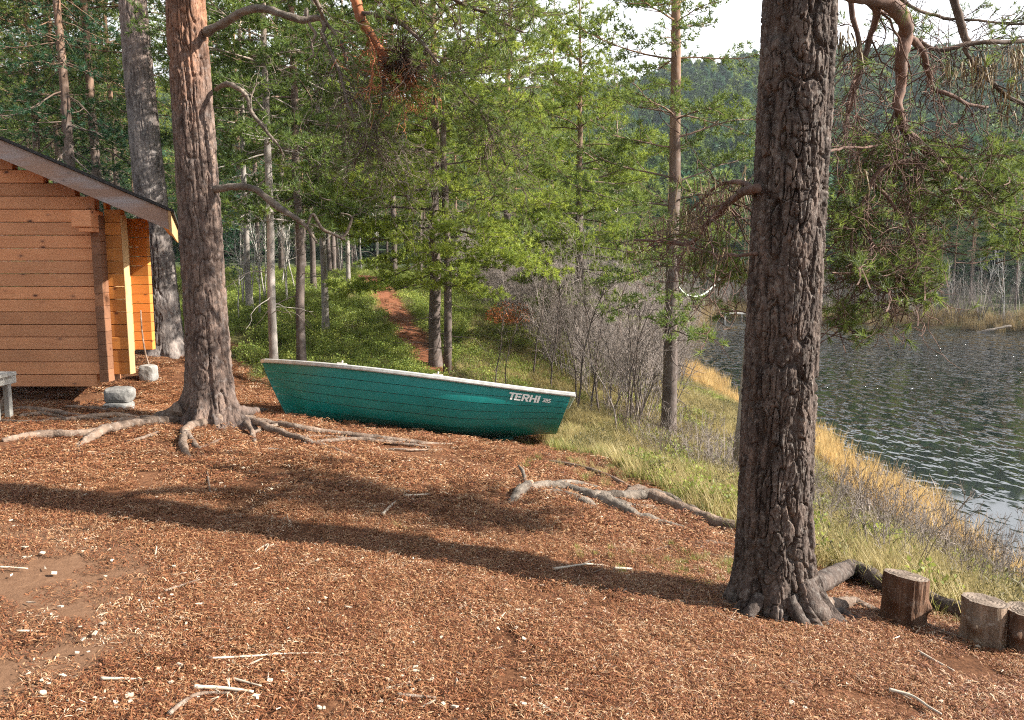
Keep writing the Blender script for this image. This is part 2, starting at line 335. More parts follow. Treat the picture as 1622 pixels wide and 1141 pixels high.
# boat hull
m, nt, b, Lk = mat('teal_hull'); n1 = noise(nt, Lk, 3, 6, .65, mapping=(.4, 1, 1)); tc = nt.nodes.new('ShaderNodeTexCoord'); sp_ = nt.nodes.new('ShaderNodeSeparateXYZ'); Lk(tc.outputs['Object'], sp_.inputs[0])
c = mixc(nt, Lk, n1, (0.005, 0.198, 0.198), (0.009, 0.251, 0.228))
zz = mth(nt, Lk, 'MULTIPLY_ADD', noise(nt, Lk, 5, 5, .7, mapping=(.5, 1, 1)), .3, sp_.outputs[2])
f = ramp(nt, [(.20, (1, 1, 1)), (.32, (0, 0, 0))], zz, Lk); c = mixc(nt, Lk, mth(nt, Lk, 'MULTIPLY', f, .75), c, (.035, .07, .045))  # darker green towards the keel: some algae, mostly shade put into the colour
sc_n = ramp(nt, [(.64, (0, 0, 0)), (.7, (1, 1, 1))], noise(nt, Lk, 30, 5, .7, mapping=(.2, 1, 1.6)), Lk); c = mixc(nt, Lk, mth(nt, Lk, 'MULTIPLY', sc_n, .5), c, (.14, .30, .27)); c = mixc(nt, Lk, 1., c, ramp(nt, [(.3, (.72, .75, .74)), (.65, (1.08, 1.08, 1.08))], noise(nt, Lk, 1.6, 6, .7), Lk), 'MULTIPLY')
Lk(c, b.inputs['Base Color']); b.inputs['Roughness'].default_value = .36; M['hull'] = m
M['hull_keel'] = simple('keel_teal', (.012, .20, .17), .5, (.01, .12, .11), 4)
# water
m, nt, b, Lk = mat('lake_water'); b.inputs['Base Color'].default_value = (.006, .009, .009, 1); b.inputs['Roughness'].default_value = .04; b.inputs['IOR'].default_value = 1.8
tcl = nt.nodes.new('ShaderNodeTexCoord'); spl = nt.nodes.new('ShaderNodeSeparateXYZ'); Lk(tcl.outputs['Object'], spl.inputs[0])
wn = noise(nt, Lk, .10, 3, .55, mapping=(.6, 1.6, 1)); yy_ = mth(nt, Lk, 'MULTIPLY_ADD', wn, 22., mth(nt, Lk, 'MULTIPLY_ADD', spl.outputs[0], .25, spl.outputs[1]))
patch = ramp(nt, [(.0, (.05, .05, .05)), (.385, (.05, .05, .05)), (.45, (1, 1, 1)), (.72, (1, 1, 1)), (.82, (.35, .35, .35)), (.92, (.6, .6, .6))], mth(nt, Lk, 'DIVIDE', yy_, 80.), Lk)
r1 = ramp(nt, [(.50, (0, 0, 0)), (.70, (1, 1, 1))], noise(nt, Lk, 2.8, 1.8, .5, mapping=(1.5, .75, 1)), Lk); r2 = noise(nt, Lk, .8, 2, .5, mapping=(1.2, .8, 1)); hgt = mth(nt, Lk, 'MULTIPLY_ADD', r2, .25, r1)
bn = nt.nodes.new('ShaderNodeBump'); bn.inputs['Distance'].default_value = .16; Lk(hgt, bn.inputs['Height']); Lk(patch, bn.inputs['Strength']); Lk(bn.outputs[0], b.inputs['Normal'])
M['water'] = m
# ground
m, nt, b, Lk = mat('forest_floor')
lit = ramp(nt, [(.28, (0.034, 0.020, 0.014)), (.45, (0.102, 0.048, 0.026)), (.6, (0.177, 0.088, 0.048)), (.78, (0.272, 0.170, 0.102))], noise(nt, Lk, 38, 7, .75), Lk)
lit = mixc(nt, Lk, .8, lit, ramp(nt, [(.35, (.5, .45, .42)), (.6, (1.15, 1.1, 1.05))], noise(nt, Lk, 1.6, 5, .65), Lk), 'MULTIPLY')
dirt = ramp(nt, [(.3, (0.122, 0.065, 0.038)), (.7, (0.205, 0.118, 0.072))], noise(nt, Lk, 20, 8, .75), Lk)
path = ramp(nt, [(.3, (0.122, 0.042, 0.021)), (.7, (0.243, 0.106, 0.057))], noise(nt, Lk, 14, 8, .75), Lk)
veg = ramp(nt, [(.3, (.05, .06, .02)), (.55, (.10, .09, .035)), (.75, (.17, .13, .06))], noise(nt, Lk, 6, 7, .75), Lk)
mud = ramp(nt, [(.3, (.03, .022, .015)), (.7, (.10, .07, .04))], noise(nt, Lk, 10, 6, .7), Lk)
forest = ramp(nt, [(.3, (.025, .045, .022)), (.7, (.06, .085, .04))], noise(nt, Lk, .15, 8, .75), Lk)
c = mixc(nt, Lk, attr(nt, 'dirt'), lit, dirt); c = mixc(nt, Lk, attr(nt, 'veg'), c, veg); c = mixc(nt, Lk, attr(nt, 'path'), c, path)
c = mixc(nt, Lk, attr(nt, 'mud'), c, mud); c = mixc(nt, Lk, attr(nt, 'far'), c, forest)
Lk(c, b.inputs['Base Color']); b.inputs['Roughness'].default_value = .95; b.inputs['Specular IOR Level'].default_value = .1
bump(nt, Lk, b, noise(nt, Lk, 45, 7, .75), .6, .02); M['ground'] = m

# ------------------------------------------------------------------ ground sheet
def zones(x, y):
    n = fbm(x * 1.3, y * 1.3, 0, 4, 21)
    edge = np.interp(y, [0, 3.6, 5.4, 6.4, 9, 14, 29, 50], [4.0, 3.05, 2.15, 1.6, .85, -1, -4, -3])
    bank = sst(-.05, .45, x - edge + .45 * n + .15)
    back = sst(0, 1, y - np.interp(x, [-12, -5.0, -4.2, -3, 0, 1], [13.5, 13.2, 11.6, 10.9, 10.2, 9.2]) + .8 * n)
    veg = np.maximum(bank, back)
    px_ = np.interp(y, [10, 13, 15, 17, 20, 24, 28, 34], [-.2, -.6, -1.45, -2.15, -3.1, -4.4, -5.9, -8]); wd = np.interp(y, [12, 16, 28], [.2, .45, .55])
    path = sst(1.0, .6, np.abs(x - px_ + .15 * n) / wd) * sst(11.5, 14.5, y) * (1 - sst(32, 36, y))
    d2 = np.hypot((x + 2.6) / 1.0, (y - 3.1) / 1.15); dirt = sst(1.25, .8, d2 + .5 * n)
    return veg, path, dirt
def axis(a0, a1, f0, f1, step, g=1.12):
    mid = list(np.arange(f0, f1, step)); lo = []; s = step; p = f0
    while p > a0: s *= g; p -= s; lo.append(p)
    hi = []; s = step; p = mid[-1]
    while p < a1: s *= g; p += s; hi.append(p)
    return np.array(lo[::-1] + mid + hi)
gxs = axis(-440, 440, -7, 8, .075, 1.10); gys = axis(-58, 700, 1.5, 14, .06, 1.045)
X, Y = np.meshgrid(gxs, gys, indexing='xy'); Z = H(X, Y); nx, ny = len(gxs), len(gys)
i = (np.arange(ny - 1)[:, None] * nx + np.arange(nx - 1)[None]).ravel()
vg, pt, dt = zones(X, Y); sdl = lake_sd(X, Y)
gm = MB(); gm.add(np.stack([X, Y, Z], -1), np.stack([i, i + 1, i + nx + 1, i + nx], -1), veg=vg.ravel(), path=(pt).ravel(), dirt=dt.ravel(), mud=sst(.7, -.1, sdl).ravel(), far=sst(55, 90, np.hypot(X, Y)).ravel())
go = gm.build('ground', M['ground'], smooth=True); tag(go, kind='structure')
# water sheet
wv = [(x, y, ZW) for x, y in LAKE] 
xs_ = np.arange(4, 170, 2.); ys_ = np.arange(-62, 80, 2.)
wm = MB(); X2, Y2 = np.meshgrid(xs_, ys_); n2 = len(xs_); i = (np.arange(len(ys_) - 1)[:, None] * n2 + np.arange(n2 - 1)[None]).ravel()
fc = np.stack([i, i + 1, i + n2 + 1, i + n2], -1); sdv = lake_sd(X2, Y2).ravel(); fc = fc[(sdv[fc] < 1.6).any(1)]
wm.add(np.stack([X2, Y2, np.full_like(X2, ZW)], -1), fc); wo_ = wm.build('lake', M['water'], smooth=True); tag(wo_, kind='structure')
# ------------------------------------------------------------------ scatter of uncountable stuff
def hidden_coll(name, objs):
    c = bpy.data.collections.new(name)
    for o in objs: c.objects.link(o)
    return c
def scatter(name, pts, rots, scl, idx, meshes, label=None):
    src = []
    for k, me in enumerate(meshes): src.append(bpy.data.objects.new('%s_source_%02d' % (name, k), me))
    col = hidden_coll(name + '_sources', src)
    me = bpy.data.meshes.new(name); n = len(pts); me.vertices.add(n); me.vertices.foreach_set('co', np.asarray(pts, np.float32).ravel())
    a = me.attributes.new('rot', 'FLOAT_VECTOR', 'POINT'); a.data.foreach_set('vector', np.asarray(rots, np.float32).ravel())
    a = me.attributes.new('scl', 'FLOAT', 'POINT'); a.data.foreach_set('value', np.asarray(scl, np.float32))
    a = me.attributes.new('idx', 'INT', 'POINT'); a.data.foreach_set('value', np.asarray(idx, np.int32))
    o = link(bpy.data.objects.new(name, me)); tag(o, label=label, kind='stuff')
    ng = bpy.data.node_groups.new(name, 'GeometryNodeTree')
    ng.interface.new_socket(name='Geometry', in_out='INPUT', socket_type='NodeSocketGeometry'); ng.interface.new_socket(name='Geometry', in_out='OUTPUT', socket_type='NodeSocketGeometry')
    gi = ng.nodes.new('NodeGroupInput'); g_o = ng.nodes.new('NodeGroupOutput'); ip = ng.nodes.new('GeometryNodeInstanceOnPoints'); ci = ng.nodes.new('GeometryNodeCollectionInfo')
    ci.inputs['Collection'].default_value = col; ci.inputs['Separate Children'].default_value = True; ci.inputs['Reset Children'].default_value = True
    def na(nm, ty): x = ng.nodes.new('GeometryNodeInputNamedAttribute'); x.data_type = ty; x.inputs['Name'].default_value = nm; return x.outputs['Attribute']
    ip.inputs['Pick Instance'].default_value = True; Lk = ng.links.new
    Lk(gi.outputs[0], ip.inputs['Points']); Lk(ci.outputs[0], ip.inputs['Instance']); Lk(na('idx', 'INT'), ip.inputs['Instance Index'])
    er = ng.nodes.new('FunctionNodeEulerToRotation'); Lk(na('rot', 'FLOAT_VECTOR'), er.inputs[0]); Lk(er.outputs[0], ip.inputs['Rotation']); Lk(na('scl', 'FLOAT'), ip.inputs['Scale']); Lk(ip.outputs[0], g_o.inputs[0])
    md = o.modifiers.new('scatter', 'NODES'); md.node_group = ng
    return o
def ground_rot(x, y, rng, tilt=1.0):
    e = .08; dx = (H(x + e, y) - H(x - e, y)) / (2 * e); dy = (H(x, y + e) - H(x, y - e)) / (2 * e)
    return np.stack([np.arctan(dy) * tilt, -np.arctan(dx) * tilt, rng.uniform(0, 6.283, len(x)) * 0], -1)

# ------------------------------------------------------------------ needle tufts and twig generators
def tuft_tpl(rng, K, ln, wd, spread=(20, 75), axis_len=.05):
    v = []
    for k in range(K):
        az = k * 2.399 + rng.uniform(-.3, .3); t = R(rng.uniform(*spread)); d = np.array([math.sin(t) * math.cos(az), math.sin(t) * math.sin(az), math.cos(t)])
        b = np.array([0, 0, rng.uniform(0, axis_len)]); s = nrm(np.cross(d, rng.normal(size=3))); l = ln * rng.uniform(.75, 1.15)
        v += [b - s * wd / 2, b + s * wd / 2, b + d * l]
    return np.array(v)
def tufts(mb, P, D, S, V, tpls, rng):
    P = np.asarray(P); D = nrm(np.asarray(D)); S = np.asarray(S); V = np.asarray(V); n = len(P); which = rng.integers(0, len(tpls), n)
    for k, T in enumerate(tpls):
        m = which == k
        if not m.any(): continue
        p, d, s, v = P[m], D[m], S[m], V[m]; r = nrm(np.cross(d, nrm(rng.normal(size=(m.sum(), 3))))); u = np.cross(d, r)
        X = p[:, None] + s[:, None, None] * (T[None, :, 0, None] * r[:, None] + T[None, :, 1, None] * u[:, None] + T[None, :, 2, None] * d[:, None])
        nf = len(T) // 3; f = np.arange(m.sum() * len(T)).reshape(-1, 3)
        mb.add(X.reshape(-1, 3), f, v=np.repeat(v, len(T)))
def curve(p0, d0, L, K, rng, wig=.12, grav=0., up=0.):
    """a wandering path"""
    P = [np.array(p0, float)]; d = nrm(np.array(d0, float)); st = L / (K - 1)
    for k in range(K - 1):
        d = nrm(d + rng.normal(size=3) * wig + np.array([0, 0, -grav + up * k / K])); P.append(P[-1] + d * st)
    return np.array(P)

def gen_pine(seed, Ht, cb, bl, rt, dz=.42, nb=4, K=14, ln=.10, wd=.008, tsp=.11, droop=.15, minr=.0, secsp=.17, dead=8, lean=0., sides=9, up0=-8, up1=42, prof=.65, azf=None, tscale=1., jit=.05, flare=1.35, sub=True):
    rng = np.random.default_rng(seed); tpls = [tuft_tpl(rng, K, ln, wd) for _ in range(4)]
    wood = MB(); crown = MB()
    zs = np.linspace(-.25, Ht, 18); wx = np.cumsum(rng.normal(size=18) * .02 * Ht / 12) + lean * zs; wy = np.cumsum(rng.normal(size=18) * .02 * Ht / 12)
    wx -= np.interp(0, zs, wx); wy -= np.interp(0, zs, wy)
    rad = rt * (np.clip(1 - zs / Ht, 0, 1) ** .75 * .97 + .03); rad *= 1 + (flare - 1) * np.exp(-np.clip(zs + .1, 0, 9) / (.9 * rt + .12))
    tubes(wood, np.stack([wx, wy, zs], -1), rad, sides, cap=False, v=.5)
    tr = lambda z: np.array([np.interp(z, zs, wx), np.interp(z, zs, wy), z])
    TP, TD, TS, TV = [], [], [], []; P8 = []; R8 = []; P4 = []; R4 = []
    z = cb; a0 = rng.uniform(0, 6.28)
    while z < Ht * .985:
        rel = (z - cb) / (Ht - cb); shp = (1 - rel) ** prof * (.6 + .4 * min(1, rel / .2)) + .05
        for j in range(nb if rel < .9 else 3):
            if rng.random() < .12: continue
            az = a0 + j * 6.283 / nb + rng.uniform(-.5, .5); Lb = bl * shp * rng.uniform(.65, 1.15)
            if azf is not None: Lb *= azf(az)
            if Lb < .15: continue
            pit = R(up0 + (up1 - up0) * rel + rng.uniform(-8, 8)); bt = rng.uniform(-.15, .15)
            d = np.array([math.cos(az) * math.cos(pit), math.sin(az) * math.cos(pit), math.sin(pit)])
            b = curve(tr(z + rng.uniform(-.1, .1)), d, Lb, 8, rng, .09, droop * .5, droop * 1.4)
            P8.append(b); R8.append(np.linspace(max(.006, .022 * min(1.3, Lb / 2.2) ** .8), .003, 8)); side = 1; t = rng.uniform(.18, .3)
            lo = np.linspace(0, 1, 8)
            while t < 1.0:
                p = np.array([np.interp(t, lo, b[:, c]) for c in range(3)]); i = min(6, int(t * 7)); bd = nrm(b[i + 1] - b[i])
                ang = R(rng.uniform(40, 65)) * side; sd_ = np.array([bd[0] * math.cos(ang) - bd[1] * math.sin(ang), bd[0] * math.sin(ang) + bd[1] * math.cos(ang), bd[2] + rng.uniform(-.1, .35)])
                l2 = Lb * (.16 + .34 * (1 - t)) * rng.uniform(.6, 1.15)
                s = curve(p, sd_, max(.1, l2), 4, rng, .14, .02, .35); P4.append(s); R4.append(np.linspace(max(.003, .006 * Lb ** .5), .0025, 4))
                nn = max(3, int(l2 / tsp)); bv = rng.uniform(0, 1)
                for q in range(nn):
                    tt = .2 + .8 * (q + rng.random()) / nn if q else 1.
                    pp = np.array([np.interp(tt, [0, .333, .667, 1], s[:, c]) for c in range(3)])
                    dd = nrm(s[-1] - s[0]) + rng.normal(size=3) * .45 + np.array([0, 0, .45])
                    TP.append(pp + rng.normal(size=3) * np.array([jit, jit, jit * .55])); TD.append(dd); TS.append(rng.uniform(.75, 1.25) * tscale); TV.append(.5 * bv + .5 * rng.random())
                t += secsp / Lb * rng.uniform(.7, 1.3); side = -side
            TP.append(b[-1]); TD.append(b[-1] - b[-2] + np.array([0, 0, .05])); TS.append(1.1 * tscale); TV.append(rng.random())
        z += dz * rng.uniform(.75, 1.3) * (1 - .35 * rel); a0 += 1.1
    for k in range(dead):
        zz = rng.uniform(.25 * cb, cb + .3); az = rng.uniform(0, 6.28)
        P8.append(curve(tr(zz), (math.cos(az), math.sin(az), rng.uniform(-.2, .1)), rng.uniform(.3, .9) * min(1.4, bl * .6), 8, rng, .2, .04)); R8.append(np.linspace(.009, .002, 8))
    tubes(wood, P8, R8, 5, v=.3); tubes(wood, P4, R4, 3, v=.3)
    tufts(crown, TP, TD, TS, TV, tpls, rng)
    return wood, crown
def pine_thing(name, loc, wm, cm, label, group=None, rz=0., s=1., sz=None):
    t = empty(name, loc, rz); t.scale = (s, s, sz or s); tag(t, label, 'tree', group)
    link(bpy.data.objects.new('trunk', wm), t); link(bpy.data.objects.new('crown', cm), t)
    return t

def gen_bare(seed, Hh, n, spread=.35, K=9, r0=.012, levels=2, twigs=9, mat_v=.5, sides=4, lean=(0, 0)):
    """leafless shrub or birch sapling"""
    rng = np.random.default_rng(seed); mb = MB(); A = []; Ra = []; B = []; Rb = []; C = []; Rc = []
    for k in range(n):
        az = rng.uniform(0, 6.28); h = Hh * rng.uniform(.55, 1.0); sp_ = spread * rng.uniform(.2, 1)
        a = curve((math.cos(az) * .1 * spread * 2, math.sin(az) * .1 * spread * 2, -.08), (math.cos(az) * sp_ + lean[0], math.sin(az) * sp_ + lean[1], 1), h, K, rng, .07, 0, .03)
        A.append(a); rr = r0 * rng.uniform(.7, 1.2); Ra.append(np.linspace(rr, rr * .22, K))
        for q in range(twigs):
            t = rng.uniform(.25, .97); p = np.array([np.interp(t, np.linspace(0, 1, K), a[:, c]) for c in range(3)]); i = min(K - 2, int(t * (K - 1))); d = nrm(a[i + 1] - a[i])
            b = curve(p, d + rng.normal(size=3) * .55 + (0, 0, .1), h * rng.uniform(.12, .34) * (1.15 - t * .5), 6, rng, .12, 0, .12); B.append(b); Rb.append(np.linspace(rr * .38, .0018, 6))
            if levels > 2 or True:
                for w_ in range(levels):
                    tt = rng.uniform(.2, .95); p2 = np.array([np.interp(tt, np.linspace(0, 1, 6), b[:, c]) for c in range(3)])
                    C.append(curve(p2, nrm(b[-1] - b[0]) + rng.normal(size=3) * .6, h * rng.uniform(.05, .14), 4, rng, .15, 0, .1)); Rc.append(np.linspace(.0032, .0014, 4))
    tubes(mb, A, Ra, sides, cap=False, v=mat_v); tubes(mb, B, Rb, 3, v=mat_v); tubes(mb, C, Rc, 3, v=mat_v)
    return mb

# ------------------------------------------------------------------ detailed bark trunk
def bark_trunk(axis_pts, rad, ntheta, nz, cells=(14, .12), depth=.022, seed=0, lobes=(), grooves=(), warp=.35, flake=.004, arc=None):
    """axis_pts (K,3) with increasing z, rad (K)"""
    ax = np.asarray(axis_pts, float); rad = np.asarray(rad, float); zz = np.linspace(ax[0, 2], ax[-1, 2], nz); th = np.linspace(0, 2 * math.pi, ntheta, endpoint=False)
    TH, ZZ = np.meshgrid(th, zz); cx = np.interp(ZZ, ax[:, 2], ax[:, 0]); cy = np.interp(ZZ, ax[:, 2], ax[:, 1]); r = np.interp(ZZ, ax[:, 2], rad)
    for (t0, amp, wdt, hh, z0) in lobes:
        dth = (TH - t0 + math.pi) % (2 * math.pi) - math.pi; r = r + amp * np.exp(-(dth / wdt) ** 2) * np.exp(-np.clip(ZZ - z0, -.05, 9) / hh)
    for (t0, amp, wdt) in grooves:
        dth = (TH - t0 - .12 * np.sin(ZZ * 1.3) + math.pi) % (2 * math.pi) - math.pi; r = r - amp * np.exp(-(dth / wdt) ** 2)
    r = r * (1 + .03 * fbm(np.cos(TH) * 1.6, np.sin(TH) * 1.6, ZZ * 1.1, 3, seed + 50))
    nc, ch = cells; c_, s_ = np.cos(TH), np.sin(TH); ka = nc / 6.2832 * 1.35
    wz = .35 * fbm(c_ * 4, s_ * 4, ZZ * 7, 3, seed + 1); wt = warp * fbm(c_ * 3, s_ * 3, ZZ * 4 + 5, 3, seed + 2); cw, sw = np.cos(TH + wt * .5), np.sin(TH + wt * .5)
    n1 = np.abs(vnoise(cw * ka, sw * ka, ZZ / ch * .8 + wz, seed)); n2 = np.abs(vnoise(cw * ka * 1.5 + 9, sw * ka * 1.5, ZZ / ch * 1.6 + wz * 2, seed + 4))
    n4 = np.abs(vnoise(cw * ka * .9 + 20, sw * ka * .9, ZZ / ch * 2.6 + wz * 2, seed + 5))
    f1 = sst(0, .15, n1); f2_ = sst(0, .11, n2); f4 = sst(0, .05, n4)
    plate = f1 * (.45 + .55 * f2_) * (.55 + .45 * f4)
    tn = fbm(cw * ka * 1.6, sw * ka * 1.6, ZZ * 14 + wz, 3, seed + 6) * 3.2; tf = np.floor(tn); ter = (tf + sst(.0, .25, tn - tf)) / 3.2
    sc2 = fbm(c_ * ka * 3.2, s_ * ka * 3.2, ZZ * 34, 2, seed + 8) * 3.; s2f = np.floor(sc2); ter2 = (s2f + sst(0, .25, sc2 - s2f)) / 3.
    n3 = fbm(c_ * 16, s_ * 16, ZZ * 60, 3, seed + 3)
    att = depth * (.75 + .5 * sst(-.4, .4, fbm(c_ * 2, s_ * 2, ZZ * 1.5, 2, seed + 9)))
    r = r + att * (plate - .75) + flake * (1.7 * ter + .9 * ter2) * (.35 + plate) + flake * .35 * n3
    idr = _h(tf.astype(np.int64), np.floor(ZZ / ch + wz).astype(np.int64), np.floor((TH + wt) * nc / 6.2832).astype(np.int64), seed); ig = .5 + .5 * np.clip(ter2, -1, 1)
    X = cx + r * np.cos(TH); Yv = cy + r * np.sin(TH)
    i = np.arange(nz - 1)[:, None] * ntheta; j = np.arange(ntheta)[None]; j2 = (j + 1) % ntheta
    mb = MB(); mb.add(np.stack([X, Yv, ZZ], -1), np.stack([i + j, i + j2, i + ntheta + j2, i + ntheta + j], -1).reshape(-1, 4), v=(.65 * idr + .35 * ig).ravel())
    K_ = 10; top = ax[-1]; zt = np.linspace(top[2] - .03, top[2] + 8, K_); rt_ = np.linspace(rad[-1], rad[-1] * .35, K_); tubes(mb, [np.stack([top[0] + 0 * zt, top[1] + 0 * zt, zt], -1)], [rt_], 20, cap=False, v=.5)
    return mb
def wobble(P, r, n=8, amp=.012, seed=0):
    """refine polyline into smooth knobbly one"""
    P = np.asarray(P, float); K = len(P); t = np.linspace(0, K - 1, (K - 1) * n + 1); i = np.clip(t.astype(int), 0, K - 2); f = (t - i)[:, None]
    p0 = P[np.clip(i - 1, 0, K - 1)]; p1 = P[i]; p2 = P[i + 1]; p3 = P[np.clip(i + 2, 0, K - 1)]
    Q = .5 * (2 * p1 + (p2 - p0) * f + (2 * p0 - 5 * p1 + 4 * p2 - p3) * f * f + (3 * p1 - p0 - 3 * p2 + p3) * f ** 3)
    rng = np.random.default_rng(seed); ph = rng.uniform(0, 99); s = np.cumsum(np.r_[0, np.linalg.norm(np.diff(Q, axis=0), axis=1)])
    for c in range(3): Q[:, c] += amp * fbm(s * 6 + ph, c * 7.1, 0, 3, seed)
    rr = np.interp(t, np.arange(K), r) * (1 + .22 * fbm(s * 9 + ph, 3.3, 0, 3, seed + 1))
    return Q, rr
def knobbly(mb, P, r, sides=10, amp=.012, seed=0, n=8, flat=0., v=.5):
    Q, rr = wobble(P, r, n, amp, seed); n0 = mb.n; tubes(mb, Q, rr, sides, v=v)
    V = mb.v[-1]; C = np.repeat(Q, sides, 0); d = V - C; k = 1 + .22 * fbm(V[:, 0] * 30, V[:, 1] * 30, V[:, 2] * 30, 2, seed + 4) + .16 * fbm(V[:, 0] * 90, V[:, 1] * 90, V[:, 2] * 90, 2, seed + 6)
    mb.v[-1] = C + d * k[:, None]
    return Q

def tangle(mb, path, r0, r1, seed, n2=14, l2=(.35, .9), n3=5, l3=(.1, .35), grav=.10, wig=.28, t0=.15, tips=None, d2bias=(0, 0, -.5), r2=.35, sides=10, main=True, n4=0, amp=.02):
    rng = np.random.default_rng(seed); P = np.asarray(path, float); rs = np.linspace(r0, r1, len(P))
    Q, rr = wobble(P, rs, 8, amp, seed)
    if main: knobbly(mb, P, rs, sides, amp, seed)
    K = len(Q); B = []; Rb = []; C = []; Rc = []; D4 = []; R4 = []
    for k in range(n2):
        i = int(rng.uniform(t0, .98) * (K - 1)); d = nrm(Q[min(K - 1, i + 1)] - Q[max(0, i - 1)])
        b = curve(Q[i], .6 * d + rng.normal(size=3) * .6 + np.array(d2bias), rng.uniform(*l2), 10, rng, wig, grav, .1); B.append(b); rb = rr[i] * r2 * rng.uniform(.6, 1.1); Rb.append(np.linspace(rb, rb * .25, 10))
        for q in range(n3):
            j = rng.integers(2, 10); dd = nrm(b[min(9, j + 1)] - b[j - 1]); l = rng.uniform(*l3)
            c_ = curve(b[min(9, j)], dd * .6 + rng.normal(size=3) * .65, l, 7, rng, wig * 1.1, grav * .7, .15); C.append(c_); Rc.append(np.linspace(max(.003, rb * .35), .0018, 7))
            if tips is not None and rng.random() < tips[0]: tips[1].append((c_[-1], c_[-1] - c_[-3]))
            for w_ in range(n4):
                j4 = rng.integers(2, 7); D4.append(curve(c_[j4], nrm(c_[-1] - c_[0]) * .5 + rng.normal(size=3) * .6, l * .5, 5, rng, wig, grav, .1)); R4.append(np.linspace(.0024, .0013, 5))
                if tips is not None and rng.random() < tips[0]: tips[1].append((D4[-1][-1], D4[-1][-1] - D4[-1][-3]))
    tubes(mb, B, Rb, 5, v=.4); tubes(mb, C, Rc, 4, v=.4)
    if D4: tubes(mb, D4, R4, 3, v=.4)
    return B, C
def lichen_beards(mb, anchors, rng, ln=(.08, .3), n=9):
    P = []; Rr = []
    for a in anchors:
        for k in range(n):
            L_ = rng.uniform(*ln); p = a + rng.normal(size=3) * .018; P.append(curve(p, (rng.normal() * .25, rng.normal() * .25, -1), L_, 5, rng, .18, .3)); Rr.append(np.array([.0035, .0045, .0035, .0025, .0008]) * rng.uniform(.7, 1.3))
    tubes(mb, P, Rr, 3, v=np.random.default_rng(3).random(len(P)))
# ================================================================== the cabin
def plank_mesh(l, h, d, seed, bev=.010):
    mb = MB(); box(mb, 0, l, 0, d, 0, h - .006, bev); return mb.mesh('plank', None)
_pc = {}
def plank(parent, x0, x1, y, z, h, d, m, rz=0., name='plank', bev=.004):
    key = (round(x1 - x0, 2), round(h, 3), round(d, 3), m.name, bev)
    if key not in _pc: me = plank_mesh(x1 - x0, h, d, 0, bev); me.materials.append(m); _pc[key] = me
    o = link(bpy.data.objects.new(name, _pc[key]), parent); o.location = (x0, y, z); o.rotation_euler.z = rz; return o
cab = empty('log_cabin', (-6.0, 8.2, .3)); tag(cab, 'orange brown plank cabin with black felt roof at the left edge', 'cabin')
cab_l = []
def cpl(*a, **k): o = plank(cab, *a, **k); cab_l.append(o); return o
PH, XR, XC, YG, ZB = .134, -4.09, -6.9, 8.2, .305
def roof_top(x): return 2.15 + .425 * (-3.47 - x) if x > XC else 2.15 + .425 * (-3.47 - (2 * XC - x))
rng = np.random.default_rng(4)
for k in range(25):
    z = ZB + k * PH; zt = z + PH
    xr = XR if zt < roof_top(XR) - .16 else (-3.47 - (zt + .16 - 2.15) / .425); xr = min(xr, XR)
    if k == 0: xr = -4.45
    if xr < XC + .2: break
    xr2 = -4.352
    jy = rng.uniform(-.004, .004)
    if xr > xr2: cpl(xr2 + .09, xr, YG + jy, z, PH, .095, M['plank_sun_orange'])
    xm = min(xr, xr2); cpl(2 * XC - min(xr, XR), xm, YG + jy, z, PH, .095, M['plank'])
    # side wall log ends standing proud of the gable
    if zt < roof_top(-4.3) - .2 and k > 0: cpl(xr2 + .001, xr2 + .089 + rng.uniform(-.004, .004), YG - .12 + rng.uniform(-.005, .005), z - PH * .5, PH + .004, .27, M['plank_end'], bev=.003)
# top plate end with its notch
mb = MB(); box(mb, -4.46, -4.26, 7.93, 8.19, 1.98, 2.15, .008); box(mb, -4.40, -4.26, 7.95, 8.19, 1.935, 1.978, .004); mb.build('top_plate', M['plank'], cab)
# pale end cap on the sunlit-toned wall stub
for (z0, z1) in ((ZB + PH, 1.1), (1.103, 1.62), (1.623, 2.12)):
    mb = MB(); box(mb, XR + .002, XR + .014, YG - .012, YG + .1, z0, z1, .003); mb.build('end_board', M['plank_sun_pale'], cab)
# side wall running back (the plan is not square) and the far cross wall
ang = math.atan2(2.8, -1.15)
for k in range(13):
    z = ZB + PH * (k + .5); cpl(-4.30, -4.30 + 3.03, YG + .12, z, PH, .09, M['plank_sun_pale'], rz=ang)
for k in range(14):
    z = ZB + .08 + PH * k; cpl(-6.2, -5.195 - .004 * (k % 2), 11.12, z, PH, .095, M['plank_sun_orange'])
# roof: profile pushed back along the slanting eave
def slab(mb, x0, x1, y0, y1, t0, t1, shear=-.41):
    """roof slab between offsets t0,t1 below the top line"""
    v = []
    for (y, dx) in ((y0, shear * (y0 - 7.9)), (y1, shear * (y1 - 7.9))):
        for x in (x0, x1):
            for t in (t0, t1): v.append((x + dx, y, roof_top(x) - t))
    mb.add(v, [[0, 2, 3, 1], [4, 5, 7, 6], [0, 4, 6, 2], [1, 3, 7, 5], [0, 1, 5, 4], [2, 6, 7, 3]])
mb = MB(); slab(mb, XC, -3.40, 7.85, 11.6, -.032, -.002); slab(mb, 2 * XC + 3.40, XC, 7.85, 11.6, -.045, -.002); mb.build('roofing_felt', M['felt'], cab)
for n_, (a, b) in enumerate([(7.93 + .112 * i, 7.93 + .112 * i + .105) for i in range(32)]):
    mb = MB(); slab(mb, XC, -3.47, a, b, .004, .03)
    if n_ < 3: mb.build('roof_board', M['plank_sun_orange'], cab)
    else: mb.build('roof_board', M['plank_sun_orange'], cab)
mb = MB(); slab(mb, 2 * XC + 3.47, XC, 7.93, 11.5, .004, .03); mb.build('roof_deck', M['plank_sun_orange'], cab)
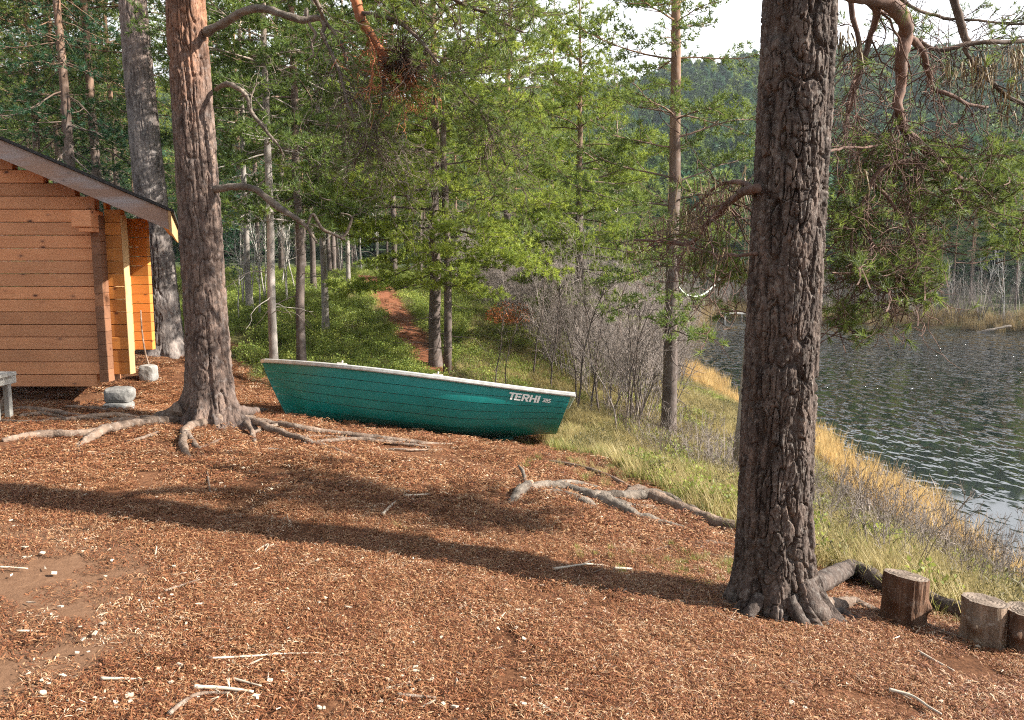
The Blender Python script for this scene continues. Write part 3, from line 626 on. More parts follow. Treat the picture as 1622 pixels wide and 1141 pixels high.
mb = MB(); slab(mb, XC + .003, -3.46, 7.885, 7.925, .002, .19); mb.build('bargeboard', M['barge'], cab)
mb = MB(); slab(mb, 2 * XC + 3.46, XC - .003, 7.885, 7.925, .002, .19); mb.build('bargeboard', M['barge'], cab)
mb = MB(); slab(mb, -3.458, -3.432, 7.87, 11.55, -.0, .21); mb.build('fascia_board', M['plank_sun_pale'], cab)
mb = MB(); slab(mb, -3.56, -3.47, 7.93, 11.5, .032, .15); mb.build('eave_beam', M['plank_sun_orange'], cab)
# foundation stones
def rock(name, loc, s, m, seed, parent=None, sub=3, sq=.5):
    import bmesh
    bm = bmesh.new(); bmesh.ops.create_icosphere(bm, subdivisions=sub, radius=1)
    for v in bm.verts:
        p = np.array(v.co); q = np.sign(p) * np.abs(p) ** sq; q = q / max(1e-6, np.linalg.norm(q)) * (1 / max(np.abs(q / np.linalg.norm(q)))) * .6 + p * .4
        n_ = 1 + .14 * float(fbm(p[0] * 1.3 + seed, p[1] * 1.3, p[2] * 1.3, 3, seed)); v.co = Vector(q * n_ * np.array(s))
    me = bpy.data.meshes.new(name); bm.to_mesh(me); bm.free(); me.materials.append(m)
    o = link(bpy.data.objects.new(name, me), parent); o.location = loc; return o
g = h1(-4.25, 8.2)
a = rock('foundation_block', (-4.22, 8.22, .215), (.135, .12, .085), M['stone'], 3, cab); a = rock('foundation_block', (-4.23, 8.2, .09), (.14, .12, .05), M['white_stone'], 5, cab)
for (x, y, s) in ((-5.2, 10.9, .08),):
    rock('foundation_block', (x, y, h1(x, y) + s * .8), (s, s, s * .9), M['white_stone'], int(y * 10), cab)
for (x, y, s) in ((-5.12, 10.8, .11),):
    rock('foundation_block', (x, y, h1(x, y) + s), (s, s, s * 1.1), M['white_stone'], int(y * 10), cab)
for o in cab.children:
    o.location = o.location - Vector(cab.location) if o.type == 'MESH' else o.location
# a stick leaning on it
mb = MB(); p = np.array([at(222, 492, 10.95), at(226, 530, 10.9), at(230, 560, 10.9), at(235, 578, 10.9)]); knobbly(mb, p, [.011, .012, .012, .014], 6, .01, 3, n=5)
tag(mb.build('stick', M['root'], smooth=True), 'thin pale stick leaning against the back corner of the cabin', 'stick')

# ================================================================== bench at the left edge
bn = empty('garden_bench', (-4.88, 7.0, h1(-4.7, 7.0) - .06)); bn.scale = (1, 1, .92); tag(bn, 'weathered grey plank bench cut off by the left picture edge', 'bench')
zb = bn.location.z
def bpart(name, x0, x1, y0, y1, z0, z1, bev=.006): mb = MB(); box(mb, x0 + 4.7, x1 + 4.7, y0 - 7., y1 - 7., z0 - zb, z1 - zb, bev); return mb.build(name, M['bench_wood'], bn)
for k in range(3): bpart('seat_board', -6.3, -4.49, 6.86 + k * .125, 6.975 + k * .125, .61, .65)
bpart('seat_support', -4.62, -4.545, 6.80, 7.3, .52, .607)
for k in range(2): bpart('lower_board', -6.3, -4.57, 6.78 + k * .12, 6.89 + k * .12, .37, .41)
bpart('rail', -6.3, -4.6, 6.98, 7.02, .43, .5)
for s in (0, 1):
    mb = MB(); x = -.02 - .0 + s * .0; tubes(mb, [[.10, -.12 + .35 * s, .37 - zb], [-.14, -.22 + .5 * s, -.04]], [[.045, .045]], 4, v=.5); mb.build('leg', M['bench_wood'], bn)
    mb = MB(); box(mb, .09, .145, .0 + s * .18, .05 + s * .18, -.02, .52 - zb, .004); mb.build('leg', M['bench_wood'], bn)

# ================================================================== the rowing boat
LB = 3.90
def bB(s): return .72 * np.minimum(1, 1 - (1 - np.clip(s / .62, 0, 1)) ** 2.3) * (1 - .14 * sst(.6, 1, s))
def bZk(s): return .20 * sst(.62, 1.0, s) ** 1.2 + .05 * (1 - sst(0, .2, s))
def bZg(s): return .60 + .12 * (1 - s) ** 1.6 + .015 * s
def hull_pt(s, t, off=0.):
    s = np.asarray(s, float); t = np.asarray(t, float); B = bB(s) + .012; a = np.clip(t, 0, 1) * math.pi / 2
    full = .42 + .52 * sst(0, .45, s)
    b = B * (full * np.sin(a) ** .72 + (1 - full) * np.clip(t, 0, 1) ** 1.25); zk = bZk(s); zg = bZg(s)
    z = zk + (zg - zk) * ((1 - np.cos(a)) ** .86 * full + (1 - full) * np.clip(t, 0, 1))
    xs = LB * s + .50 * (1 - sst(0, .22, s)) * np.clip(1 - z / .775, 0, 1) ** 1.15 - .13 * sst(.85, 1, s) * (1 - (z - .1) / .5)
    nz_ = .25 * (1 - t); return np.stack([xs, -(b + off), z - off * nz_], -1)
NS = 60; ss = np.linspace(0, 1, NS) ** 1.0
strake = [0, .34, .50, .62, .74, .86, 1.0]
def hull_side(mb, sgn, inner=False):
    rows = []
    for k in range(6):
        for q in range(6):
            t = strake[k] + (strake[k + 1] - strake[k]) * (q / 4 if q < 4 else (.94 if q == 4 else .985)); off = (.010 if k > 0 else 0) * (1 - q / 5)
            if k == 5 and q == 5: t = 1.
            elif q == 5 and k > 0: off = -.016
            if inner: off = -.012
            p = hull_pt(ss, np.full(NS, t), off * np.minimum(1, ss * 8)); rows.append(p)
    Rw = np.array(rows); Rw[..., 1] *= sgn; nr = len(Rw); mb_i = (np.arange(nr - 1)[:, None] * NS + np.arange(NS - 1)[None]).ravel(); q = np.stack([mb_i, mb_i + 1, mb_i + NS + 1, mb_i + NS], -1)
    if (sgn > 0) ^ inner: q = q[:, ::-1]
    mb.add(Rw, q[:, ::-1])
    return Rw
bt = empty('rowing_boat'); tag(bt, 'teal green rowing boat with pale grey rim pulled ashore beside the pine', 'boat')
mb = MB(); Ra = hull_side(mb, 1); hull_side(mb, -1); 
# transom
col = Ra[:, -1]; colm = col * [1, -1, 1]; mid = (col + colm) / 2
n = len(col); mb.add(np.concatenate([col, colm]), [[i, i + n, i + n + 1, i + 1] for i in range(n - 1)])
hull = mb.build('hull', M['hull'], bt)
mb = MB(); hull_side(mb, 1, True); hull_side(mb, -1, True); c2 = col + [-.03, 0, 0]; mb.add(np.concatenate([c2, c2 * [1, -1, 1]]), [[i, i + 1, i + n + 1, i + n] for i in range(n - 1)])
mb.build('inner_hull', M['boat_in'], bt, smooth=True)
# gunwale rim
def rim(mb, path, wv=.034, hv=.026):
    P = np.asarray(path); T = nrm(np.gradient(P, axis=0)); A = nrm(np.cross(T, [0, 0, 1])); pr = [(-1, -.7), (-.8, -1), (.8, -1), (1, -.6), (1, .5), (.7, 1), (-.7, 1), (-1, .6)]
    V = np.stack([P + A * (wv * a) + np.array([0, 0, 1]) * (hv * b) for a, b in pr], 1); K = len(P); i = np.arange(K - 1)[:, None] * 8; j = np.arange(8)[None]; j2 = (j + 1) % 8
    n0 = mb.n; mb.add(V.reshape(-1, 3), np.stack([i + j, i + 8 + j, i + 8 + j2, i + j2], -1).reshape(-1, 4)); mb.f.append(np.array([[n0 + k for k in range(8)]])); mb.f.append(np.array([[n0 + (K - 1) * 8 + 7 - k for k in range(8)]]))
top = hull_pt(ss, np.ones(NS), .012); top[:, 2] += .012; top[0, 1] = 0
path = np.concatenate([(top * [1, -1, 1])[::-1], top[1:]]); path[[0, -1], 0] += .045
mb = MB(); rim(mb, path); mb.build('gunwale', M['boat_rim'], bt, smooth=False)
tr_ = np.array([[top[-1, 0] + .012, y, top[-1, 2] + .002] for y in np.linspace(-.60, .60, 9)]); mb = MB(); rim(mb, tr_, .045, .024); mb.build('transom_cap', M['boat_rim'], bt)
mb = MB()
for s0, s1, z in ((.40, .46, .36), (.70, .76, .36)):
    b = float(bB(.42 if s0 < .5 else .72)) * .72 - .03; box(mb, LB * s0, LB * s1 + .02, -b, b, z, z + .03, .006)
    mb.build('thwart', M['boat_in'], bt); mb = MB()
for s0 in (.30, .60):
    for sg in (1, -1):
        p = hull_pt(s0, 1.); mb = MB(); box(mb, p[0] - .06, p[0] + .06, abs(p[1]) - .02, abs(p[1]) + .02, p[2] + .036, p[2] + .055, .004); tubes(mb, [[(p[0], abs(p[1]), p[2] + .05), (p[0], abs(p[1]), p[2] + .085)]], [[.012, .012]], 6)
        o = mb.build('oarlock', M['bench_wood'], bt); o.scale.y = sg
# keel and skeg
mb = MB(); K = 40; s_ = np.linspace(.06, .84, K); kz = bZk(s_) ; low = np.where(s_ > .5, np.minimum(kz, 0) - .06 - .045 * sst(.55, .75, s_), kz - .03 - .02 * sst(.2, .5, s_)); low = low + .10 * sst(.76, .84, s_)
x = LB * s_ + .12 * (1 - sst(0, .2, s_))
V = []
for yy in (-.022, .022): V += [(a, yy, b + .02) for a, b in zip(x, kz)] + [(a, yy * .8, b) for a, b in zip(x, low)]
V = np.array(V); f = []
for i in range(K - 1):
    f += [[i, i + K, i + K + 1, i + 1], [i + 2 * K, i + 2 * K + 1, i + 3 * K + 1, i + 3 * K], [i + K, i + 3 * K, i + 3 * K + 1, i + K + 1], [i, i + 1, i + 2 * K + 1, i + 2 * K]]
f += [[0, 2 * K, 3 * K, K], [K - 1, 2 * K - 1, 4 * K - 1, 3 * K - 1]]
mb.add(V, f); mb.build('keel', M['hull_keel'], bt)
mb = MB(); st = hull_pt(np.zeros(12) + .001, np.linspace(0.02, .98, 12)); st[:, 1] = 0; st[:, 0] -= .006; tubes(mb, st, np.full((12,), .014), 6, v=.5); mb.build('stem_strip', M['hull'], bt, smooth=True)
# lettering: polygons bent onto the upper strake
GL = {'T': ([[(0, .8), (.9, .8), (.9, 1), (0, 1)], [(.32, 0), (.58, 0), (.58, .8), (.32, .8)]], .84),
      'E': ([[(0, 0), (.26, 0), (.26, 1), (0, 1)], [(.26, 0), (.8, 0), (.8, .2), (.26, .2)], [(.26, .4), (.74, .4), (.74, .6), (.26, .6)], [(.26, .8), (.8, .8), (.8, 1), (.26, 1)]], .9),
      'R': ([[(0, 0), (.26, 0), (.26, 1), (0, 1)], [(.26, .8), (.72, .8), (.84, .9), (.72, 1), (.26, 1)], [(.26, .38), (.72, .38), (.84, .48), (.84, .54), (.26, .56)], [(.62, .54), (.88, .5), (.88, .88), (.62, .82)], [(.40, .38), (.68, .38), (.92, 0), (.62, 0)]], .98),
      'H': ([[(0, 0), (.26, 0), (.26, 1), (0, 1)], [(.62, 0), (.88, 0), (.88, 1), (.62, 1)], [(.26, .4), (.62, .4), (.62, .6), (.26, .6)]], .98),
      'I': ([[(0, 0), (.26, 0), (.26, 1), (0, 1)]], .42),
      '3': ([[(0, .82), (.6, .82), (.6, 1), (0, 1)], [(.15, .42), (.6, .42), (.6, .58), (.15, .58)], [(0, 0), (.6, 0), (.6, .18), (0, .18)], [(.42, .18), (.62, .18), (.62, .42), (.42, .42)], [(.42, .58), (.62, .58), (.62, .82), (.42, .82)]], .78),
      '8': ([[(0, .82), (.62, .82), (.62, 1), (0, 1)], [(.2, .42), (.42, .42), (.42, .58), (.2, .58)], [(0, 0), (.62, 0), (.62, .18), (0, .18)], [(0, .18), (.2, .18), (.2, .82), (0, .82)], [(.42, .18), (.62, .18), (.62, .82), (.42, .82)]], .78),
      '5': ([[(0, .82), (.6, .82), (.6, 1), (0, 1)], [(0, .42), (.6, .42), (.6, .6), (0, .6)], [(0, 0), (.6, 0), (.6, .18), (0, .18)], [(.42, .18), (.62, .18), (.62, .42), (.42, .42)], [(0, .6), (.2, .6), (.2, .82), (0, .82)]], .7)}
xq = 3.28; rows_t = np.linspace(.78, 1, 30)
def put_text(txt, x0, z0, hgt, wk, name):
    cur = x0
    for ch in txt:
        mb = MB(); polys, adv = GL[ch]
        for pl in polys:
            pl = np.array(pl, float); m_ = len(pl); P = []
            for (u, v_) in pl:
                X_ = cur + (u + .22 * v_) * hgt * wk; s = X_ / LB; rw = hull_pt(np.full(30, s), rows_t, .0); zt = bZg(s) - z0 - hgt * (1 - v_)
                yy = np.interp(zt, rw[:, 2], rw[:, 1]); tt = np.interp(zt, rw[:, 2], rows_t); o_ = .011
                P.append((X_, yy - o_ - .003, zt))
            mb.add(P, [list(range(m_))])
        o = mb.build(name, M['white'], hull); cur += adv * hgt * wk
    return cur
e_ = put_text('TERHI', 3.17, .045, .082, 1.12, 'letter'); put_text('385', e_ + .03, .068, .042, 1.0, 'digit')
# placing: heeled away from the camera, bow up on the left
th_, ph_, al_ = R(-2.5), R(5.6), R(17)
bt.matrix_world = Matrix.Translation((-3.25, 9.5, -.30)) @ Matrix.Rotation(th_, 4, 'Z') @ Matrix.Rotation(ph_, 4, 'Y') @ Matrix.Rotation(-al_, 4, 'X')

# ================================================================== big right pine
b0 = np.array([1.50, 4.28]); gz = h1(*b0)
zA = np.array([gz - .12, gz, gz + .12, gz + .3, gz + .6, gz + 1.0, gz + 1.6, gz + 2.2, gz + 3.0, gz + 3.9]); lx = np.array([0, 0, 0, 0, .0, .0, .003, .008, .014, .02])
rr = np.array([.262, .245, .222, .204, .194, .190, .187, .184, .181, .175])
rp = tag(empty('pine_tree', (b0[0], b0[1], gz)), 'massive dark furrowed pine trunk standing nearest, in front of the lake', 'tree')
def loc_parent(o, p): o.parent = p; o.matrix_parent_inverse = Matrix.Translation(p.location).inverted(); return o
tm = bark_trunk(np.stack([b0[0] + lx, b0[1] + 0 * lx, zA], -1), rr, 320, 700, (24, .15), .026, 11,
    lobes=[(R(-28), .18, .17, .15, gz), (R(-62), .16, .17, .15, gz), (R(-100), .08, .2, .12, gz), (R(-145), .13, .18, .13, gz), (R(8), .15, .2, .16, gz), (R(180), .09, .3, .08, gz), (R(80), .1, .4, .1, gz)],
    grooves=[(R(-42), .028, .10), (R(-10), .012, .1)], flake=.005, warp=.16)
loc_parent(tm.build('trunk', M['bark_near'], None, smooth=True), rp)
def gpath(pts, lift=0., far=0.):
    out = []
    for q in pts:
        p = G(q[0], q[1]); p[2] += q[2] if len(q) > 2 else lift; out.append(p)
    return np.array(out)
def root(parent, pts, r, seed, m='root', lift=0., sides=12, amp=.012, P=None, name='root'):
    mb = MB(); P = gpath(pts, lift) if P is None else np.asarray(P, float); P = P + [0, 0, .006 if m != 'deadwood' else -.008]; knobbly(mb, P, np.array(r) * (1.12 if max(r) < .06 else 1.0), sides, amp, seed, n=12)
    return loc_parent(mb.build(name, M[m], None, smooth=True), parent)
c0 = lambda dx, dy, dz: np.array([b0[0] + dx, b0[1] + dy, gz + dz])
def rootP(first, pts): return np.concatenate([np.array(first), gpath(pts)])
root(rp, None, [.05, .06, .065, .062, .055, .05, .045, .04], 31, 'bark_near', P=rootP([c0(.08, .0, .24), c0(.20, .0, .12)], [(1345, 915, .05), (1392, 938, .06), (1440, 955, .06), (1500, 975, .05), (1560, 993, .05), (1630, 1010, .04)]), sides=16)
root(rp, None, [.07, .07, .05, .035, .022, .012], 32, 'bark_near', P=rootP([c0(.12, -.14, .22), c0(.17, -.2, .08)], [(1318, 975, .01), (1352, 985, .0), (1390, 991, 0), (1425, 996, -.01)]))
root(rp, None, [.07, .055, .04, .03, .02], 33, 'root', P=rootP([c0(.2, -.05, .12), c0(.27, -.06, .04)], [(1345, 962, .01), (1380, 970, .0), (1402, 977, 0)]))
root(rp, None, [.045, .038, .032, .022, .01], 34, 'bark_near', P=rootP([c0(.02, -.2, .15), c0(.08, -.28, .04)], [(1290, 990, .0), (1318, 1000, -.005), (1350, 1012, -.015)]))
root(rp, None, [.035, .032, .024, .012], 35, 'bark_near', P=rootP([c0(-.12, -.16, .14), c0(-.2, -.22, .03)], [(1186, 962, 0), (1172, 974, -.02)]))
root(rp, None, [.035, .022, .016, .012, .008], 36, 'root', P=rootP([c0(-.22, -.12, .0)], [(1160, 961, 0), (1110, 960, .004), (1055, 958, 0), (1015, 958, -.008)]), amp=.006)
root(rp, [(1185, 890), (1130, 884), (1085, 880), (1060, 884, -.02)], [.02, .018, .014, .008], 37, amp=.006)
root(rp, [(1180, 845, .02), (1120, 828, .02), (1060, 805, .03), (1010, 790, .05), (985, 795, .03)], [.05, .05, .05, .055, .03], 38, lift=.02)
root(rp, [(1170, 868, .0), (1110, 862, .0), (1050, 872, .0), (1010, 878, -.01)], [.02, .018, .016, .008], 39, amp=.006)
# old weathered root mass, left of the pine
orr = tag(empty('weathered_root', tuple(G(900, 785))), 'old grey weathered root with two long arms on the needle litter', 'root')
root(orr, [(812, 795, -.02), (835, 778, .03), (870, 776, .05), (905, 782, .04), (945, 795, .05), (985, 812, .03), (1040, 828, .02), (1090, 842, .0), (1140, 862, -.01)], [.025, .04, .05, .048, .062, .05, .036, .026, .01], 41, 'deadwood', sides=16, amp=.035)
root(orr, [(940, 790, .03), (985, 795, .05), (1025, 795, .07), (1060, 800, .05), (1110, 820, .03)], [.045, .04, .045, .038, .028], 42, 'deadwood', sides=14, amp=.03)
root(orr, [(803, 800, -.01), (822, 785, .03), (838, 775, .05)], [.03, .04, .03], 43, 'deadwood')
root(orr, [(834, 774, .03), (828, 762, .08), (822, 752, .09)], [.018, .014, .009], 44, 'deadwood')
root(orr, [(930, 784, .0), (960, 800, .05), (1000, 806, .02), (1040, 806, .0)], [.03, .05, .04, .02], 47, 'deadwood', sides=12, amp=.03)
root(orr, [(850, 782, .0), (885, 786, .02), (925, 800, .03), (955, 812, -.01)], [.03, .045, .04, .02], 48, 'deadwood', sides=12, amp=.03)
root(orr, [(860, 775, .03), (905, 768, .03), (950, 772, .0)], [.03, .03, .01], 45, 'deadwood')
root(orr, [(870, 730, -.01), (920, 742, .01), (970, 760, .01), (1010, 780, .01), (1060, 800, 0)], [.012, .018, .02, .018, .014], 46, 'root', amp=.006)

# ================================================================== left pine and its roots
b1 = np.array([-3.06, 7.75]); g1z = h1(*b1)
zA = g1z + np.array([-.12, 0, .15, .35, .7, 1.2, 2.0, 3.0, 4.2, 6.5]); lx = np.array([.0, 0, 0, .0, -.005, -.01, -.02, -.04, -.06, -.08])
rr = np.array([.29, .27, .245, .225, .208, .198, .192, .183, .17, .14])
lp = tag(empty('pine_tree', (b1[0], b1[1], g1z)), 'reddish pine with dead crooked limbs and spreading roots beside the boat bow', 'tree')
tm = bark_trunk(np.stack([b1[0] + lx, b1[1] + 0 * lx, zA], -1), rr, 230, 520, (19, .20), .024, 23,
    lobes=[(R(-165), .34, .24, .14, g1z), (R(-95), .14, .2, .16, g1z), (R(-60), .12, .2, .16, g1z), (R(-18), .24, .24, .20, g1z), (R(-130), .08, .2, .1, g1z), (R(90), .1, .4, .1, g1z)],
    grooves=[(R(-72), .016, .08)], flake=.005, warp=.16)
loc_parent(tm.build('trunk', M['bark_left'], None, smooth=True), lp)
c0 = lambda dx, dy, dz: np.array([b1[0] + dx, b1[1] + dy, g1z + dz])
RT = [([c0(-.25, -.1, .15), c0(-.5, -.12, .05)], [(262, 668, .02), (215, 672, .02), (165, 668, .0), (110, 660, .0), (60, 652, .01), (15, 650, .0)], [.09, .07, .05, .04, .035, .032, .03, .02], 'root'),
      ([c0(-.3, -.15, .06)], [(255, 672, .02), (205, 680, .04), (165, 690, .04), (140, 700, .02), (118, 708, 0), (95, 712, -.01)], [.06, .045, .045, .04, .035, .02, .01], 'root'),
      ([c0(-.5, -.2, .03)], [(200, 665, .03), (150, 665, .03), (100, 668, .01), (40, 672, .01), (0, 668, .0)], [.035, .03, .026, .022, .018, .016], 'root'),
      ([c0(-.4, -.3, .03)], [(130, 692, .03), (80, 693, .03), (35, 696, .02), (5, 700, 0)], [.02, .03, .035, .028, .02], 'root'),
      ([c0(.02, -.28, .06)], [(296, 688, .05), (291, 712, .03), (300, 730, 0), (306, 740, -.01)], [.04, .035, .03, .024, .01], 'root'),
      ([], [(297, 695, .04), (312, 712, .01), (327, 728, -.01)], [.03, .022, .01], 'root'),
      ([c0(.15, -.25, .08)], [(350, 668, .05), (385, 672, .06), (430, 688, .05), (480, 702, .03), (530, 715, .01), (575, 729, -.01)], [.06, .045, .04, .036, .03, .024, .01], 'root'),
      ([], [(385, 672, .06), (397, 688, .03), (405, 708, -.01)], [.03, .024, .016], 'root'),
      ([], [(365, 664, .03), (385, 668, .04), (410, 668, .03)], [.025, .022, .02], 'root'),
      ([c0(.3, -.1, .06)], [(420, 672, .01), (470, 683, .03), (530, 690, .02), (590, 697, .02), (650, 704, .02), (725, 704, -.01)], [.05, .035, .03, .028, .026, .024, .01], 'root'),
      ([], [(480, 705, .0), (560, 702, .03), (620, 706, .02), (680, 710, .0)], [.015, .02, .018, .008], 'root'),
      ([c0(.3, .05, .1)], [(415, 655, .02), (450, 662, .01), (500, 672, .0), (570, 686, -.01)], [.06, .04, .03, .02, .01], 'bark_left'),
      ([], [(405, 712, .0), (445, 716, .01), (490, 722, -.01)], [.01, .012, .008], 'root'),
      ([], [(135, 702, .02), (122, 712, .0), (100, 711, -.01)], [.02, .014, .008], 'root'),
      ([], [(225, 668, .03), (250, 672, .03), (262, 676, -.02)], [.024, .022, .02], 'root')]
RT += [([], [(250, 690, .02), (215, 700, .01), (185, 702, -.01)], [.014, .012, .006], 'root'), ([], [(345, 700, .0), (320, 712, .01), (300, 722, -.01)], [.012, .01, .006], 'root'), ([], [(30, 662, .0), (70, 660, .02), (120, 668, .0)], [.02, .022, .01], 'root'),
       ([], [(70, 720, -.01), (110, 716, .005), (150, 722, .0), (190, 718, -.01)], [.01, .012, .012, .006], 'root'), ([], [(450, 700, -.005), (500, 694, .015), (560, 698, .01), (610, 690, -.01)], [.014, .016, .014, .007], 'root'), ([], [(180, 655, .0), (140, 650, .02), (80, 645, .0)], [.018, .018, .01], 'root'),
       ([], [(600, 712, -.005), (650, 716, .01), (700, 712, -.01)], [.009, .01, .006], 'root'), ([], [(400, 690, .01), (440, 676, .02), (490, 676, -.01)], [.016, .018, .008], 'root')]
for k, (fst, pts, r_, m_) in enumerate(RT):
    P = rootP(fst, pts) if fst else gpath(pts); root(lp, None, r_, 60 + k, m_, P=P, sides=10, amp=.018)
# limbs of the left pine
def limb_obj(parent, name, m, fn):
    mb = MB(); r = fn(mb); o = mb.build(name, M[m], None, smooth=True); loc_parent(o, parent); return o, r
A_ = lambda l: np.array([at(*q) for q in l])
limb_obj(lp, 'dead_limb', 'deadwood', lambda mb: (knobbly(mb, A_([(338, 300, 7.7), (370, 295, 7.6), (400, 298, 7.5), (435, 325, 7.5), (465, 342, 7.4), (482, 355, 7.4), (503, 386, 7.4)]), [.04, .034, .032, .032, .026, .02, .008], 12, .02, 5),
    knobbly(mb, A_([(485, 362, 7.4), (496, 340, 7.4), (508, 360, 7.45), (540, 377, 7.5), (547, 380, 7.5)]), [.012, .014, .014, .014, .01], 8, .015, 6),
    knobbly(mb, A_([(540, 377, 7.5), (550, 368, 7.5), (557, 345, 7.5), (540, 338, 7.5)]), [.014, .012, .009, .004], 8, .01, 7), knobbly(mb, A_([(550, 366, 7.5), (560, 343, 7.5), (566, 340, 7.5)]), [.008, .006, .003], 6, .01, 8)))
limb_obj(lp, 'dead_limb', 'deadwood', lambda mb: (knobbly(mb, A_([(340, 142, 7.8), (355, 134, 7.7), (372, 138, 7.6), (392, 155, 7.6), (400, 178, 7.6), (418, 205, 7.6), (438, 228, 7.6), (452, 252, 7.7)]), [.02, .024, .022, .02, .018, .017, .014, .006], 10, .018, 9),
    tangle(mb, A_([(398, 172, 7.6), (402, 140, 7.6), (410, 130, 7.6)]), .01, .004, 10, n2=5, l2=(.15, .4), n3=2, d2bias=(.2, 0, .1)), tangle(mb, A_([(418, 205, 7.6), (438, 228, 7.6), (452, 252, 7.7)]), .012, .006, 11, n2=9, l2=(.2, .6), n3=3, main=False)))
tipsL = []
limb_obj(lp, 'limb', 'deadwood', lambda mb: (knobbly(mb, A_([(328, 52, 7.7), (350, 40, 7.6), (385, 20, 7.4), (420, 14, 7.3), (450, 22, 7.2), (480, 32, 7.2), (505, 30, 7.2), (514, 42, 7.2), (508, 55, 7.2)]), [.045, .04, .036, .034, .032, .032, .026, .022, .012], 12, .02, 12),
    knobbly(mb, A_([(482, 32, 7.2), (484, 12, 7.2), (490, 38, 7.2), (500, 52, 7.2), (493, 70, 7.2), (496, 88, 7.2), (482, 98, 7.2)]), [.015, .016, .015, .013, .01, .007, .004], 8, .02, 13),
    tangle(mb, A_([(508, 50, 7.2), (520, 75, 7.2), (535, 105, 7.2), (545, 140, 7.2), (575, 170, 7.2), (600, 200, 7.3), (625, 245, 7.3)]), .018, .006, 14, n2=44, l2=(.25, .9), n3=7, l3=(.1, .4), grav=.12, wig=.22, tips=(.06, tipsL), d2bias=(.15, 0, -.6), n4=1),
    tangle(mb, A_([(490, -20, 7.0), (505, 10, 7.1), (515, 35, 7.2), (535, 60, 7.2), (550, 100, 7.3)]), .022, .01, 15, n2=15, l2=(.25, 0.68), n3=4, tips=(.06, tipsL), d2bias=(.2, 0, -.4)),
    tangle(mb, A_([(545, 140, 7.2), (560, 190, 7.1), (600, 240, 7.1), (640, 300, 7.2)]), .012, .004, 16, n2=18, l2=(.2, 0.59), n3=4, tips=(.08, tipsL), d2bias=(.25, 0, -.5), n4=1)))
limb_obj(lp, 'limb', 'limb_orange', lambda mb: (knobbly(mb, A_([(330, -260, 7.9), (420, -190, 7.6), (510, -90, 7.3), (560, -10, 7.2), (572, 30, 7.2), (590, 60, 7.2), (615, 95, 7.2), (645, 118, 7.2), (668, 132, 7.2)]), [.07, .065, .06, .05, .046, .038, .03, .022, .008], 12, .02, 17),
    tangle(mb, A_([(585, 50, 7.2), (600, 85, 7.2), (625, 110, 7.2), (660, 132, 7.2)]), .02, .01, 18, n2=60, l2=(.15, .45), n3=6, l3=(.06, .22), main=False, d2bias=(.25, 0, -.5), r2=.45, n4=1),
    tangle(mb, A_([(572, 20, 7.2), (588, 60, 7.2), (592, 110, 7.1), (585, 160, 7.1)]), .015, .006, 19, n2=14, l2=(.2, .6), n3=4, d2bias=(0, 0, -.5), tips=(.15, tipsL))))
limb_obj(lp, 'limb', 'twig', lambda mb: (tangle(mb, A_([(570, 20, 7.2), (640, 40, 7.0), (700, 110, 6.9), (760, 180, 6.9), (800, 260, 7.0)]), .022, .006, 20, n2=40, l2=(.3, 1.0), n3=7, l3=(.1, .4), grav=.05, tips=(.5, tipsL), d2bias=(.3, 0, -.15), n4=1),
    tangle(mb, A_([(560, -40, 7.2), (640, -30, 7.0), (740, 10, 6.9), (830, 50, 6.9)]), .028, .008, 21, n2=30, l2=(.3, .9), n3=7, l3=(.1, .35), grav=.05, tips=(.55, tipsL), d2bias=(.2, 0, -.1), n4=1),
    tangle(mb, A_([(610, 100, 7.2), (600, 180, 7.2), (560, 260, 7.2)]), .012, .005, 22, n2=22, l2=(.2, .6), n3=5, tips=(.2, tipsL), d2bias=(0, 0, -.3))))
# witches' broom: a dense dark ball of twigs
rng = np.random.default_rng(8); P = []; Rr = []; cB = at(652, 98, 7.15)
for k in range(420):
    d = nrm(rng.normal(size=3)); P.append(curve(cB + d * rng.uniform(0, .13) * [1.2, 1, 1] + np.array([-.05, 0, .02]), d + [.5, 0, -.35], rng.uniform(.1, .24), 5, rng, .3)); Rr.append(np.linspace(.005, .0016, 5))
mb = MB(); tubes(mb, P, Rr, 3, v=.2); loc_parent(mb.build('twig_broom', M['twig'], None), lp)
rng = np.random.default_rng(9)
def needles_on(parent, tips, m, K=26, ln=.075, wd=.0035, s=1.0, name='needles', extra=2, jit=.04):
    tp = [tuft_tpl(rng, K, ln, wd, (12, 60), .06) for _ in range(4)]; P = []; D = []
    for (p, d) in tips:
        d = nrm(d)
        for e in range(extra): P.append(p - d * e * .05 + rng.normal(size=3) * jit * (e > 0)); D.append(d + rng.normal(size=3) * .3 + [0, 0, .25])
    mb = MB(); tufts(mb, P, D, rng.uniform(.75, 1.2, len(P)) * s, rng.random(len(P)), tp, rng); return loc_parent(mb.build(name, M[m], None), parent)
needles_on(lp, tipsL, 'needle', K=22, wd=.006, extra=2)
